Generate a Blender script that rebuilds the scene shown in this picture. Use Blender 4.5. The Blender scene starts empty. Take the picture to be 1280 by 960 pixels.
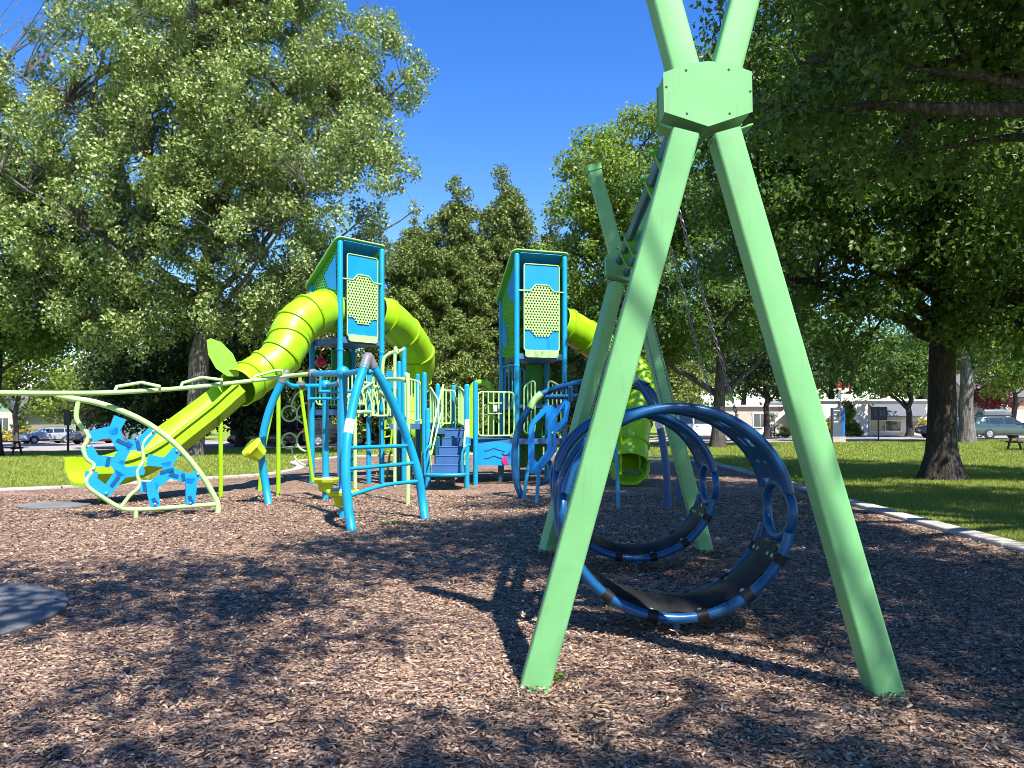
import bpy, bmesh, math, random
import numpy as np
from mathutils import Vector, Matrix
from mathutils.geometry import tessellate_polygon
R = math.radians
SUN = Vector((0.34, -0.59, 1.0)).normalized()
scene = bpy.context.scene
C = scene.collection
V = Vector
CAM_H = 1.55
FPX = 960.0
HZ = 527.0
def P(px, py, Y):
    return V(((px-640)*Y/FPX, Y, CAM_H+(HZ-py)*Y/FPX))
def G(px, py, z=0.0):
    Y = (CAM_H-z)*FPX/(py-HZ)
    return V(((px-640)*Y/FPX, Y, z))
def sm(a, b, t):
    t = min(1.0, max(0.0, (t-a)/(b-a)))
    return t*t*(3-2*t)
def gz(x, y):
    return sm(20, 50, y)*min(0.55, max(-0.5, 0.0125*x)) - 0.03*(1-sm(20, 50, y))

# ---------------------------------------------------------------- objects
ORG = {}
def thing(name, label, cat, loc=(0, 0, 0), group=None):
    o = bpy.data.objects.new(name, None)
    C.objects.link(o)
    o.location = loc
    o.empty_display_size = 0.2
    o['label'] = label
    o['category'] = cat
    if group: o['group'] = group
    ORG[o.name] = V(loc)
    return o
def tag(o, label, cat, group=None):
    o['label'] = label; o['category'] = cat
    if group: o['group'] = group
    return o
def dup(o, parent=None):
    c = o.copy(); C.objects.link(c)
    if parent is not None: c.parent = parent
    for ch in list(o.children): dup(ch, c)
    return c

class MB:
    def __init__(s):
        s.v = []; s.f = []; s.uv = None
    def add(s, vs, fs):
        n = len(s.v)
        s.v.extend([tuple(p) for p in vs])
        s.f.extend([tuple(i+n for i in f) for f in fs])
        return s
    def box(s, c, size, rz=0.0, rot=None):
        hx, hy, hz = size[0]/2, size[1]/2, size[2]/2
        M = rot if rot is not None else Matrix.Rotation(rz, 3, 'Z')
        b = min(0.012, 0.22*min(hx, hy, hz)*2)
        # chamfered box
        vs = []
        idx = {}
        for sx in (-1, 1):
            for sy in (-1, 1):
                for sz in (-1, 1):
                    for ax in range(3):
                        p = [sx*(hx-b), sy*(hy-b), sz*(hz-b)]
                        p[ax] = (sx*hx, sy*hy, sz*hz)[ax]
                        idx[(sx, sy, sz, ax)] = len(vs)
                        vs.append(V(c)+M@V(p))
        fs = []
        I = idx
        for sgn in (-1, 1):
            q = [I[(sgn, -1, -1, 0)], I[(sgn, 1, -1, 0)], I[(sgn, 1, 1, 0)], I[(sgn, -1, 1, 0)]]
            fs.append(q if sgn > 0 else q[::-1])
            q = [I[(-1, sgn, -1, 1)], I[(1, sgn, -1, 1)], I[(1, sgn, 1, 1)], I[(-1, sgn, 1, 1)]]
            fs.append(q[::-1] if sgn > 0 else q)
            q = [I[(-1, -1, sgn, 2)], I[(1, -1, sgn, 2)], I[(1, 1, sgn, 2)], I[(-1, 1, sgn, 2)]]
            fs.append(q if sgn > 0 else q[::-1])
        for a in (-1, 1):
            for bb in (-1, 1):
                fs.append((I[(a, bb, -1, 0)], I[(a, bb, 1, 0)], I[(a, bb, 1, 1)], I[(a, bb, -1, 1)]))
                fs.append((I[(a, -1, bb, 0)], I[(a, 1, bb, 0)], I[(a, 1, bb, 2)], I[(a, -1, bb, 2)]))
                fs.append((I[(-1, a, bb, 1)], I[(1, a, bb, 1)], I[(1, a, bb, 2)], I[(-1, a, bb, 2)]))
        for k in idx:
            if k[3] == 0:
                fs.append((I[k], I[k[:3]+(1,)], I[k[:3]+(2,)]))
        return s.add(vs, fs)
    def tube(s, pts, r, n=10, closed=False, caps=True):
        pts = [V(p) for p in pts]
        m = len(pts)
        rs = r if isinstance(r, (list, tuple)) else [r]*m
        # parallel transport frames
        T = []
        for i in range(m):
            if closed: t = pts[(i+1) % m]-pts[i-1]
            elif i == 0: t = pts[1]-pts[0]
            elif i == m-1: t = pts[-1]-pts[-2]
            else: t = (pts[i+1]-pts[i]).normalized()+(pts[i]-pts[i-1]).normalized()
            if t.length < 1e-9: t = V((0, 0, 1))
            T.append(t.normalized())
        up = V((0, 0, 1)) if abs(T[0].z) < 0.9 else V((1, 0, 0))
        nrm = (up-T[0]*up.dot(T[0])).normalized()
        vs = []
        for i in range(m):
            nrm = nrm-T[i]*nrm.dot(T[i])
            if nrm.length < 1e-6: nrm = T[i].orthogonal()
            nrm.normalize()
            b = T[i].cross(nrm)
            k = 1.0
            if 0 < i < m-1 and not closed:
                cs = (pts[i+1]-pts[i]).normalized().dot((pts[i]-pts[i-1]).normalized())
                k = 1.0/max(0.75, math.sqrt(max(0.0, (1+cs)/2)))
            for j in range(n):
                a = 2*math.pi*j/n
                vs.append(pts[i]+(nrm*math.cos(a)+b*math.sin(a))*rs[i]*k)
        fs = []
        for i in range(m if closed else m-1):
            i2 = (i+1) % m
            for j in range(n):
                j2 = (j+1) % n
                fs.append((i*n+j, i*n+j2, i2*n+j2, i2*n+j))
        if caps and not closed:
            fs.append(tuple(range(n))[::-1])
            fs.append(tuple((m-1)*n+j for j in range(n)))
        return s.add(vs, fs)
    def beam(s, p0, p1, w, d, side, bev=0.014, taper=1.0, cutz0=None):
        # rounded rectangular bar; side = direction of the width
        p0 = V(p0); p1 = V(p1)
        t = (p1-p0).normalized()
        u = V(side); u = (u-t*u.dot(t)).normalized()
        v = t.cross(u)
        prof = []
        for (sx, sy) in ((1, 1), (-1, 1), (-1, -1), (1, -1)):
            for k in range(4):
                a0 = {(1, 1): 0, (-1, 1): 90, (-1, -1): 180, (1, -1): 270}[(sx, sy)]
                a = R(a0+30*k)
                prof.append((sx*(w/2-bev)+bev*math.cos(a), sy*(d/2-bev)+bev*math.sin(a)))
        n = len(prof)
        vs = []
        for k, p in enumerate((p0, p1)):
            sc = 1.0 if k == 0 else taper
            for x, y in prof:
                q = p+u*x*sc+v*y*sc
                if k == 0 and cutz0 is not None and abs(t.z) > 1e-3:
                    q = q+t*((cutz0-q.z)/t.z)
                vs.append(q)
        fs = [(j, (j+1) % n, n+(j+1) % n, n+j) for j in range(n)]
        fs.append(tuple(range(n))[::-1]); fs.append(tuple(range(n, 2*n)))
        return s.add(vs, fs)
    def prism(s, poly, thick, holes=None):
        # poly: 3D points of a planar polygon; extruded along its normal, both ways
        poly = [V(p) for p in poly]
        nrm = V((0, 0, 0))
        for i in range(len(poly)):
            a = poly[i]; b = poly[(i+1) % len(poly)]
            nrm += a.cross(b)
        nrm.normalize()
        loops = [poly]+[[V(p) for p in h] for h in (holes or [])]
        tris = tessellate_polygon(loops)
        flat = [p for l in loops for p in l]
        n = len(flat)
        vs = [p+nrm*thick/2 for p in flat]+[p-nrm*thick/2 for p in flat]
        fs = []
        for t in tris:
            a, b, c = t
            if (flat[b]-flat[a]).cross(flat[c]-flat[a]).dot(nrm) < 0: a, c = c, a
            fs.append((a, b, c)); fs.append((c+n, b+n, a+n))
        off = 0
        for l in loops:
            m = len(l)
            for i in range(m):
                j = (i+1) % m
                fs.append((off+j, off+i, off+i+n, off+j+n))
            off += m
        return s.add(vs, fs)
    def lathe(s, prof, c, n=20, axis=(0, 0, 1)):
        # prof: (r, h)
        ax = V(axis).normalized()
        u = ax.orthogonal().normalized(); w = ax.cross(u)
        vs = []; fs = []
        for r, h in prof:
            for j in range(n):
                a = 2*math.pi*j/n
                vs.append(V(c)+ax*h+(u*math.cos(a)+w*math.sin(a))*max(r, 1e-4))
        m = len(prof)
        for i in range(m-1):
            for j in range(n):
                j2 = (j+1) % n
                fs.append((i*n+j, i*n+j2, (i+1)*n+j2, (i+1)*n+j))
        fs.append(tuple(range(n))[::-1]); fs.append(tuple((m-1)*n+j for j in range(n)))
        return s.add(vs, fs)
    def ball(s, c, r, n=12, sz=1.0):
        prof = []
        for i in range(9):
            a = -math.pi/2+math.pi*i/8
            prof.append((r*math.cos(a), r*math.sin(a)*sz))
        return s.lathe(prof, c, n)
    def build(s, name, mat, parent=None, smooth=True, ang=38, fixn=True):
        me = bpy.data.meshes.new(name)
        o0 = V((0, 0, 0))
        p = parent
        while p is not None:
            if p.name in ORG: o0 = o0+ORG[p.name]
            p = p.parent
        me.from_pydata([(a-o0.x, b-o0.y, c-o0.z) for a, b, c in s.v], [], s.f)
        me.validate()
        if fixn:
            bm = bmesh.new(); bm.from_mesh(me)
            bmesh.ops.recalc_face_normals(bm, faces=bm.faces)
            bm.to_mesh(me); bm.free()
        if smooth:
            me.polygons.foreach_set('use_smooth', [True]*len(me.polygons))
            me.set_sharp_from_angle(angle=R(ang))
        me.materials.append(mat)
        ob = bpy.data.objects.new(name, me)
        C.objects.link(ob)
        if parent is not None: ob.parent = parent
        return ob
def struct(o, kind='structure'):
    o['kind'] = kind
    return o
def npmesh(name, verts, loops_per, mat, parent=None, smooth=False):
    # verts (N*k,3) with every k consecutive verts one face given by loops_per index pattern list
    me = bpy.data.meshes.new(name)
    verts = np.ascontiguousarray(verts, dtype=np.float32)
    nv = len(verts)
    k, pats = loops_per
    n = nv//k
    idx = []
    starts = []; 
    base = (np.arange(n)*k)[:, None]
    cols = []
    sizes = []
    for p in pats:
        cols.append(base+np.array(p)[None, :]); sizes.append(len(p))
    # interleave by instance
    allidx = np.concatenate(cols, axis=1).reshape(-1)
    sz = np.tile(np.array(sizes), n)
    st = np.concatenate([[0], np.cumsum(sz)[:-1]])
    me.vertices.add(nv); me.vertices.foreach_set('co', verts.reshape(-1))
    me.loops.add(len(allidx)); me.loops.foreach_set('vertex_index', allidx.astype(np.int32))
    me.polygons.add(len(sz))
    me.polygons.foreach_set('loop_start', st.astype(np.int32))
    me.polygons.foreach_set('loop_total', sz.astype(np.int32))
    if smooth: me.polygons.foreach_set('use_smooth', np.ones(len(sz), dtype=bool))
    me.update(calc_edges=True)
    me.materials.append(mat)
    ob = bpy.data.objects.new(name, me); C.objects.link(ob)
    if parent is not None: ob.parent = parent
    return ob
def spline(pts, n=6, closed=False):
    pts = [V(p) for p in pts]
    m = len(pts)
    out = []
    rng = range(m) if closed else range(m-1)
    for i in rng:
        if closed:
            a, b, c, d = pts[i-1], pts[i], pts[(i+1) % m], pts[(i+2) % m]
        else:
            b, c = pts[i], pts[i+1]
            a = pts[i-1] if i > 0 else b*2-c
            d = pts[i+2] if i+2 < m else c*2-b
        for k in range(n):
            t = k/n
            out.append(0.5*((2*b)+(c-a)*t+(2*a-5*b+4*c-d)*t*t+(3*b-a-3*c+d)*t**3))
    if not closed: out.append(pts[-1])
    return out

# ---------------------------------------------------------------- materials
def s2l(c):
    return tuple(((x/255)/12.92 if x/255 <= 0.04045 else ((x/255+0.055)/1.055)**2.4) for x in c)
def newmat(name):
    m = bpy.data.materials.new(name); m.use_nodes = True
    nt = m.node_tree
    b = nt.nodes['Principled BSDF']
    return m, nt, b
def N(nt, typ, **kw):
    n = nt.nodes.new(typ)
    for k, v in kw.items():
        if k.startswith('i_'):
            n.inputs[k[2:].replace('_', ' ')].default_value = v
        else: setattr(n, k, v)
    return n
def ramp(nt, stops, interp='LINEAR'):
    r = nt.nodes.new('ShaderNodeValToRGB')
    r.color_ramp.interpolation = interp
    e = r.color_ramp.elements
    while len(e) < len(stops): e.new(0.5)
    for i, (p, c) in enumerate(stops):
        e[i].position = p; e[i].color = (c[0], c[1], c[2], 1)
    return r
def paint(name, col, rough=0.35, var=0.10, scale=2.5, bump=0.0015, metallic=0.0, spec=0.5, coat=0.0, dust=0.28, scuff=0.0):
    m, nt, b = newmat(name)
    L = nt.links
    tc = N(nt, 'ShaderNodeTexCoord')
    n1 = N(nt, 'ShaderNodeTexNoise'); n1.inputs['Scale'].default_value = scale; n1.inputs['Detail'].default_value = 6
    L.new(tc.outputs['Object'], n1.inputs['Vector'])
    c0 = tuple(max(0, x*(1-var)) for x in col); c1 = tuple(min(1, x*(1+var*0.6)+0.004) for x in col)
    r = ramp(nt, [(0.3, c0), (0.7, c1)])
    L.new(n1.outputs['Fac'], r.inputs['Fac'])
    # sparse dust and scuff specks
    n3 = N(nt, 'ShaderNodeTexNoise'); n3.inputs['Scale'].default_value = 38; n3.inputs['Detail'].default_value = 4
    L.new(tc.outputs['Object'], n3.inputs['Vector'])
    r3 = ramp(nt, [(0.63, (0, 0, 0)), (0.78, (dust, dust, dust))])
    L.new(n3.outputs['Fac'], r3.inputs['Fac'])
    mx = N(nt, 'ShaderNodeMix', data_type='RGBA')
    mx.inputs[7].default_value = (0.42, 0.38, 0.32, 1)
    L.new(r3.outputs['Color'], mx.inputs[0]); L.new(r.outputs['Color'], mx.inputs[6])
    if scuff:
        # fine vertical scratches and a few larger worn, grimy marks
        mp = N(nt, 'ShaderNodeMapping'); mp.inputs['Scale'].default_value = (1, 1, 0.09); mp.inputs['Rotation'].default_value = (0.05, 0.1, 0)
        L.new(tc.outputs['Object'], mp.inputs['Vector'])
        ns = N(nt, 'ShaderNodeTexNoise'); ns.inputs['Scale'].default_value = 46; ns.inputs['Detail'].default_value = 5
        L.new(mp.outputs[0], ns.inputs['Vector'])
        nb = N(nt, 'ShaderNodeTexNoise'); nb.inputs['Scale'].default_value = 5.5; nb.inputs['Detail'].default_value = 7; nb.inputs['Roughness'].default_value = 0.65
        L.new(tc.outputs['Object'], nb.inputs['Vector'])
        ra = ramp(nt, [(0.58, (0, 0, 0)), (0.72, (scuff, scuff, scuff))]); L.new(ns.outputs['Fac'], ra.inputs['Fac'])
        rb_ = ramp(nt, [(0.56, (0, 0, 0)), (0.74, (scuff, scuff, scuff))]); L.new(nb.outputs['Fac'], rb_.inputs['Fac'])
        ad = N(nt, 'ShaderNodeMath', operation='ADD', use_clamp=True); L.new(ra.outputs['Color'], ad.inputs[0]); L.new(rb_.outputs['Color'], ad.inputs[1])
        m2 = N(nt, 'ShaderNodeMix', data_type='RGBA'); m2.inputs[7].default_value = (0.20, 0.26, 0.17, 1)
        L.new(ad.outputs[0], m2.inputs[0]); L.new(mx.outputs[2], m2.inputs[6])
        mx = m2
    L.new(mx.outputs[2], b.inputs['Base Color'])
    b.inputs['Metallic'].default_value = metallic
    b.inputs['Specular IOR Level'].default_value = spec
    b.inputs['Coat Weight'].default_value = coat
    rr = N(nt, 'ShaderNodeMapRange'); rr.inputs['To Min'].default_value = rough-0.06; rr.inputs['To Max'].default_value = rough+0.14
    L.new(n1.outputs['Fac'], rr.inputs['Value']); L.new(rr.outputs['Result'], b.inputs['Roughness'])
    if bump:
        n2 = N(nt, 'ShaderNodeTexNoise'); n2.inputs['Scale'].default_value = 160; n2.inputs['Detail'].default_value = 2
        L.new(tc.outputs['Object'], n2.inputs['Vector'])
        bp = N(nt, 'ShaderNodeBump'); bp.inputs['Strength'].default_value = 0.12; bp.inputs['Distance'].default_value = bump
        L.new(n2.outputs['Fac'], bp.inputs['Height']); L.new(bp.outputs['Normal'], b.inputs['Normal'])
    return m
def leafmat(name, cols, trans=(0.16, 0.22, 0.03), tw=0.33, rough=0.42):
    m, nt, b = newmat(name)
    L = nt.links
    g = N(nt, 'ShaderNodeNewGeometry')
    k = len(cols)
    r = ramp(nt, [(i/(k-1), c) for i, c in enumerate(cols)])
    L.new(g.outputs['Random Per Island'], r.inputs['Fac'])
    L.new(r.outputs['Color'], b.inputs['Base Color'])
    b.inputs['Roughness'].default_value = rough+0.06
    b.inputs['Specular IOR Level'].default_value = 0.35
    t = N(nt, 'ShaderNodeBsdfTranslucent')
    t.inputs['Color'].default_value = (*trans, 1)
    mx = N(nt, 'ShaderNodeMixShader'); mx.inputs[0].default_value = tw*0.7
    L.new(b.outputs[0], mx.inputs[1]); L.new(t.outputs[0], mx.inputs[2])
    L.new(mx.outputs[0], nt.nodes['Material Output'].inputs['Surface'])
    return m
def barkmat(name, c0, c1, sc=5.0):
    m, nt, b = newmat(name); L = nt.links
    tc = N(nt, 'ShaderNodeTexCoord'); mp = N(nt, 'ShaderNodeMapping'); mp.inputs['Scale'].default_value = (sc, sc, sc*0.16)
    L.new(tc.outputs['Object'], mp.inputs['Vector'])
    n = N(nt, 'ShaderNodeTexNoise'); n.inputs['Scale'].default_value = 2.2; n.inputs['Detail'].default_value = 8; n.inputs['Distortion'].default_value = 1.2
    L.new(mp.outputs[0], n.inputs['Vector'])
    wv = N(nt, 'ShaderNodeVectorMath', operation='MULTIPLY_ADD'); wv.inputs[1].default_value = (0.55, 0.55, 0.9)
    L.new(n.outputs['Color'], wv.inputs[0]); L.new(mp.outputs[0], wv.inputs[2])
    w = N(nt, 'ShaderNodeTexVoronoi', feature='DISTANCE_TO_EDGE'); w.inputs['Scale'].default_value = 2.6
    L.new(wv.outputs[0], w.inputs['Vector'])
    r = ramp(nt, [(0.3, c0), (0.7, c1)]); L.new(n.outputs['Fac'], r.inputs['Fac'])
    rw = ramp(nt, [(0.0, (0.5, 0.5, 0.5)), (0.22, (1, 1, 1))]); L.new(w.outputs['Distance'], rw.inputs['Fac'])
    mx = N(nt, 'ShaderNodeMix', data_type='RGBA', blend_type='MULTIPLY'); mx.inputs[0].default_value = 1
    L.new(r.outputs['Color'], mx.inputs[6]); L.new(rw.outputs['Color'], mx.inputs[7])
    L.new(mx.outputs[2], b.inputs['Base Color'])
    b.inputs['Roughness'].default_value = 0.9
    add = N(nt, 'ShaderNodeMath', operation='ADD'); L.new(n.outputs['Fac'], add.inputs[0]); L.new(rw.outputs['Color'], add.inputs[1])
    bp = N(nt, 'ShaderNodeBump'); bp.inputs['Strength'].default_value = 0.9; bp.inputs['Distance'].default_value = 0.05
    L.new(add.outputs[0], bp.inputs['Height']); L.new(bp.outputs['Normal'], b.inputs['Normal'])
    return m
def ground(name, stops, scale, detail=8, rough=0.95, bump=0.02, big=0.35, bigcol=(0.6, 0.6, 0.6), stretch=(1, 1, 1), fine=None):
    m, nt, b = newmat(name); L = nt.links
    tc = N(nt, 'ShaderNodeTexCoord')
    mp = N(nt, 'ShaderNodeMapping'); mp.inputs['Scale'].default_value = stretch
    L.new(tc.outputs['Object'], mp.inputs['Vector'])
    n = N(nt, 'ShaderNodeTexNoise'); n.inputs['Scale'].default_value = scale; n.inputs['Detail'].default_value = detail; n.inputs['Roughness'].default_value = 0.7
    L.new(mp.outputs[0], n.inputs['Vector'])
    r = ramp(nt, stops); L.new(n.outputs['Fac'], r.inputs['Fac'])
    n2 = N(nt, 'ShaderNodeTexNoise'); n2.inputs['Scale'].default_value = big; n2.inputs['Detail'].default_value = 5
    L.new(tc.outputs['Object'], n2.inputs['Vector'])
    r2 = ramp(nt, [(0.35, bigcol), (0.65, (1, 1, 1))]); L.new(n2.outputs['Fac'], r2.inputs['Fac'])
    mx = N(nt, 'ShaderNodeMix', data_type='RGBA', blend_type='MULTIPLY'); mx.inputs[0].default_value = 1
    L.new(r.outputs['Color'], mx.inputs[6]); L.new(r2.outputs['Color'], mx.inputs[7])
    L.new(mx.outputs[2], b.inputs['Base Color'])
    b.inputs['Roughness'].default_value = rough
    b.inputs['Specular IOR Level'].default_value = 0.2
    bp = N(nt, 'ShaderNodeBump'); bp.inputs['Strength'].default_value = 0.8; bp.inputs['Distance'].default_value = bump
    L.new(n.outputs['Fac'], bp.inputs['Height']); L.new(bp.outputs['Normal'], b.inputs['Normal'])
    return m

M = {}
M['mint'] = paint('mint_powder_coat', s2l((116, 181, 116)), 0.4, 0.09, scuff=0.30)
M['pale_green'] = paint('pale_green_powder_coat', s2l((172, 220, 140)), 0.38, 0.06)
M['panel_green'] = paint('green_panel_plastic', s2l((92, 178, 60)), 0.42, 0.06)
M['dark_green'] = paint('dark_green_plastic', s2l((20, 130, 50)), 0.42, 0.08)
M['blue'] = paint('bright_blue_powder_coat', s2l((8, 146, 188)), 0.33, 0.05)
M['panel_blue'] = paint('bright_blue_plastic', s2l((4, 144, 212)), 0.42, 0.05)
M['web_blue'] = paint('vivid_blue_plastic', s2l((0, 146, 232)), 0.42, 0.05)
M['ring_blue'] = paint('deep_blue_powder_coat', s2l((0, 76, 124)), 0.28, 0.06)
M['hoop_blue'] = paint('cobalt_blue_powder_coat', s2l((0, 78, 130)), 0.34, 0.06)
M['teal'] = paint('dark_teal_powder_coat', s2l((16, 92, 116)), 0.35, 0.08)
M['lime'] = paint('lime_plastic', s2l((150, 203, 4)), 0.36, 0.12, scuff=0.16)
M['flap'] = paint('yellow_green_flap_plastic', s2l((146, 196, 70)), 0.42, 0.06)
M['pod_lime'] = paint('yellow_green_plastic', s2l((176, 206, 26)), 0.4, 0.06)
M['slate'] = paint('slate_blue_coated_steel', s2l((52, 98, 148)), 0.55, 0.08)
M['steel'] = paint('galvanised_steel', (0.45, 0.46, 0.48), 0.35, 0.12, metallic=0.9)
M['chain'] = paint('weathered_chain_steel', (0.24, 0.24, 0.25), 0.45, 0.2, metallic=0.7)
M['clamp_grey'] = paint('grey_cast_clamp', (0.16, 0.17, 0.19), 0.5, 0.1)
M['rubber'] = paint('black_rubber', (0.007, 0.007, 0.008), 0.5, 0.2, scale=9, spec=0.3, dust=0.03)
M['rope'] = paint('black_rope', (0.015, 0.015, 0.02), 0.8, 0.2)
M['sticker'] = paint('white_sticker', (0.75, 0.75, 0.74), 0.45, 0.04)
M['pink'] = paint('pink_plastic', s2l((226, 40, 110)), 0.4, 0.06)
M['red'] = paint('red_plastic', s2l((200, 24, 50)), 0.4, 0.08)
M['line_and_shade'] = paint('engraving_and_hole_shade', (0.02, 0.05, 0.09), 0.6, 0.1)  # engraved lines, and the painted shade behind the panel holes
M['black_paint'] = paint('black_painted_metal', (0.02, 0.02, 0.022), 0.5, 0.15)
def perf_mat():
    m, nt, b = newmat('perforated_pale_green_plastic'); L = nt.links
    uv = N(nt, 'ShaderNodeUVMap')
    sep = N(nt, 'ShaderNodeSeparateXYZ'); L.new(uv.outputs[0], sep.inputs[0])
    b.inputs['Base Color'].default_value = (*s2l((176, 220, 136)), 1)
    b.inputs['Roughness'].default_value = 0.45
    a = 0.078; h = a*math.sqrt(3)
    def cell(ou, ov):
        fr = []
        for ax, (per, off) in enumerate(((a, ou), (h, ov))):
            m1 = N(nt, 'ShaderNodeMath', operation='MULTIPLY_ADD'); m1.inputs[1].default_value = 1/per; m1.inputs[2].default_value = off
            L.new(sep.outputs[ax], m1.inputs[0])
            f = N(nt, 'ShaderNodeMath', operation='FRACT'); L.new(m1.outputs[0], f.inputs[0])
            s2 = N(nt, 'ShaderNodeMath', operation='MULTIPLY_ADD'); s2.inputs[1].default_value = per; s2.inputs[2].default_value = -per/2
            L.new(f.outputs[0], s2.inputs[0])
            q = N(nt, 'ShaderNodeMath', operation='MULTIPLY'); L.new(s2.outputs[0], q.inputs[0]); L.new(s2.outputs[0], q.inputs[1])
            fr.append(q)
        d = N(nt, 'ShaderNodeMath', operation='ADD'); L.new(fr[0].outputs[0], d.inputs[0]); L.new(fr[1].outputs[0], d.inputs[1])
        return d
    d1 = cell(0, 0); d2 = cell(0.5, 0.5)
    mn = N(nt, 'ShaderNodeMath', operation='MINIMUM'); L.new(d1.outputs[0], mn.inputs[0]); L.new(d2.outputs[0], mn.inputs[1])
    lt = N(nt, 'ShaderNodeMath', operation='LESS_THAN'); lt.inputs[1].default_value = 0.0235**2; L.new(mn.outputs[0], lt.inputs[0])
    tr = N(nt, 'ShaderNodeBsdfTransparent')
    mx = N(nt, 'ShaderNodeMixShader'); L.new(lt.outputs[0], mx.inputs[0]); L.new(b.outputs[0], mx.inputs[1]); L.new(tr.outputs[0], mx.inputs[2])
    L.new(mx.outputs[0], nt.nodes['Material Output'].inputs['Surface'])
    return m, b
M['perf'], _b = perf_mat()
M['perf_green'], _b = perf_mat(); M['perf_green'].name = 'perforated_green_plastic'; _b.inputs['Base Color'].default_value = (*s2l((88, 180, 50)), 1)
def planar_uv(ob, o, u, v):
    me = ob.data
    lay = me.uv_layers.new(name='UVMap')
    p = ob.parent; o0 = V((0, 0, 0))
    while p is not None:
        if p.name in ORG: o0 = o0+ORG[p.name]
        p = p.parent
    for lp in me.loops:
        q = me.vertices[lp.vertex_index].co+o0-o
        lay.data[lp.index].uv = (q.dot(u), q.dot(v))

M['lawn'] = ground('lawn_grass', [(0.25, (0.11, 0.16, 0.018)), (0.5, (0.27, 0.33, 0.055)), (0.75, (0.47, 0.48, 0.15))], 26, 10, 0.9, 0.06, 0.45, (0.55, 0.64, 0.48))
M['asphalt'] = ground('pale_asphalt', [(0.3, (0.28, 0.24, 0.23)), (0.7, (0.44, 0.38, 0.36))], 40, 8, 0.95, 0.01, 0.15, (0.8, 0.8, 0.8))
M['concrete'] = ground('concrete', [(0.3, (0.36, 0.33, 0.29)), (0.7, (0.56, 0.53, 0.48))], 18, 9, 0.9, 0.004, 0.9, (0.72, 0.7, 0.66))
M['mat'] = ground('grey_rubber_mat', [(0.35, (0.13, 0.13, 0.13)), (0.65, (0.24, 0.24, 0.24))], 120, 6, 0.85, 0.003, 1.4, (0.75, 0.75, 0.75))
# ---------------------------------------------------------------- mulch material
def mulch_mat():
    m, nt, b = newmat('wood_mulch'); L = nt.links
    tc = N(nt, 'ShaderNodeTexCoord')
    nz = N(nt, 'ShaderNodeTexNoise'); nz.inputs['Scale'].default_value = 9; nz.inputs['Detail'].default_value = 3
    L.new(tc.outputs['Object'], nz.inputs['Vector'])
    ad = N(nt, 'ShaderNodeVectorMath', operation='MULTIPLY_ADD'); ad.inputs[1].default_value = (0.16, 0.16, 0)
    L.new(nz.outputs['Color'], ad.inputs[0]); L.new(tc.outputs['Object'], ad.inputs[2])
    outs = []
    for ang, st in ((0.5, (1, 2.6, 1)), (-0.9, (1, 2.4, 1))):
        mp = N(nt, 'ShaderNodeMapping'); mp.inputs['Rotation'].default_value = (0, 0, ang); mp.inputs['Scale'].default_value = st
        L.new(ad.outputs[0], mp.inputs['Vector'])
        v = N(nt, 'ShaderNodeTexVoronoi'); v.inputs['Scale'].default_value = 22; v.inputs['Randomness'].default_value = 1
        L.new(mp.outputs[0], v.inputs['Vector'])
        outs.append(v)
    cm = N(nt, 'ShaderNodeMix', data_type='RGBA')
    gt = N(nt, 'ShaderNodeMath', operation='GREATER_THAN')
    L.new(outs[0].outputs['Distance'], gt.inputs[0]); L.new(outs[1].outputs['Distance'], gt.inputs[1])
    L.new(gt.outputs[0], cm.inputs[0]); L.new(outs[0].outputs['Color'], cm.inputs[6]); L.new(outs[1].outputs['Color'], cm.inputs[7])
    sp = N(nt, 'ShaderNodeSeparateColor'); L.new(cm.outputs[2], sp.inputs[0])
    r = ramp(nt, MULCH); L.new(sp.outputs[0], r.inputs['Fac'])
    n2 = N(nt, 'ShaderNodeTexNoise'); n2.inputs['Scale'].default_value = 0.8; n2.inputs['Detail'].default_value = 6
    L.new(tc.outputs['Object'], n2.inputs['Vector'])
    r2 = ramp(nt, [(0.35, (0.72, 0.7, 0.7)), (0.65, (1.1, 1.06, 1.04))]); L.new(n2.outputs['Fac'], r2.inputs['Fac'])
    mx = N(nt, 'ShaderNodeMix', data_type='RGBA', blend_type='MULTIPLY'); mx.inputs[0].default_value = 1
    L.new(r.outputs['Color'], mx.inputs[6]); L.new(r2.outputs['Color'], mx.inputs[7])
    L.new(mx.outputs[2], b.inputs['Base Color'])
    b.inputs['Roughness'].default_value = 0.85
    b.inputs['Specular IOR Level'].default_value = 0.25
    bp = N(nt, 'ShaderNodeBump'); bp.inputs['Strength'].default_value = 1.0; bp.inputs['Distance'].default_value = 0.025
    L.new(sp.outputs[1], bp.inputs['Height']); L.new(bp.outputs['Normal'], b.inputs['Normal'])
    return m
MULCH = [(0.0, (0.014, 0.010, 0.009)), (0.2, (0.10, 0.056, 0.038)), (0.36, (0.165, 0.138, 0.130)), (0.52, (0.29, 0.172, 0.112)), (0.8, (0.43, 0.285, 0.19)), (1.0, (0.66, 0.49, 0.34))]
M['mulch'] = mulch_mat()
def chipmat():
    m, nt, b = newmat('mulch_chip'); L = nt.links
    g = N(nt, 'ShaderNodeNewGeometry')
    r = ramp(nt, MULCH); L.new(g.outputs['Random Per Island'], r.inputs['Fac'])
    L.new(r.outputs['Color'], b.inputs['Base Color'])
    b.inputs['Roughness'].default_value = 0.7; b.inputs['Specular IOR Level'].default_value = 0.3
    return m
M['chip'] = chipmat()

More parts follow.
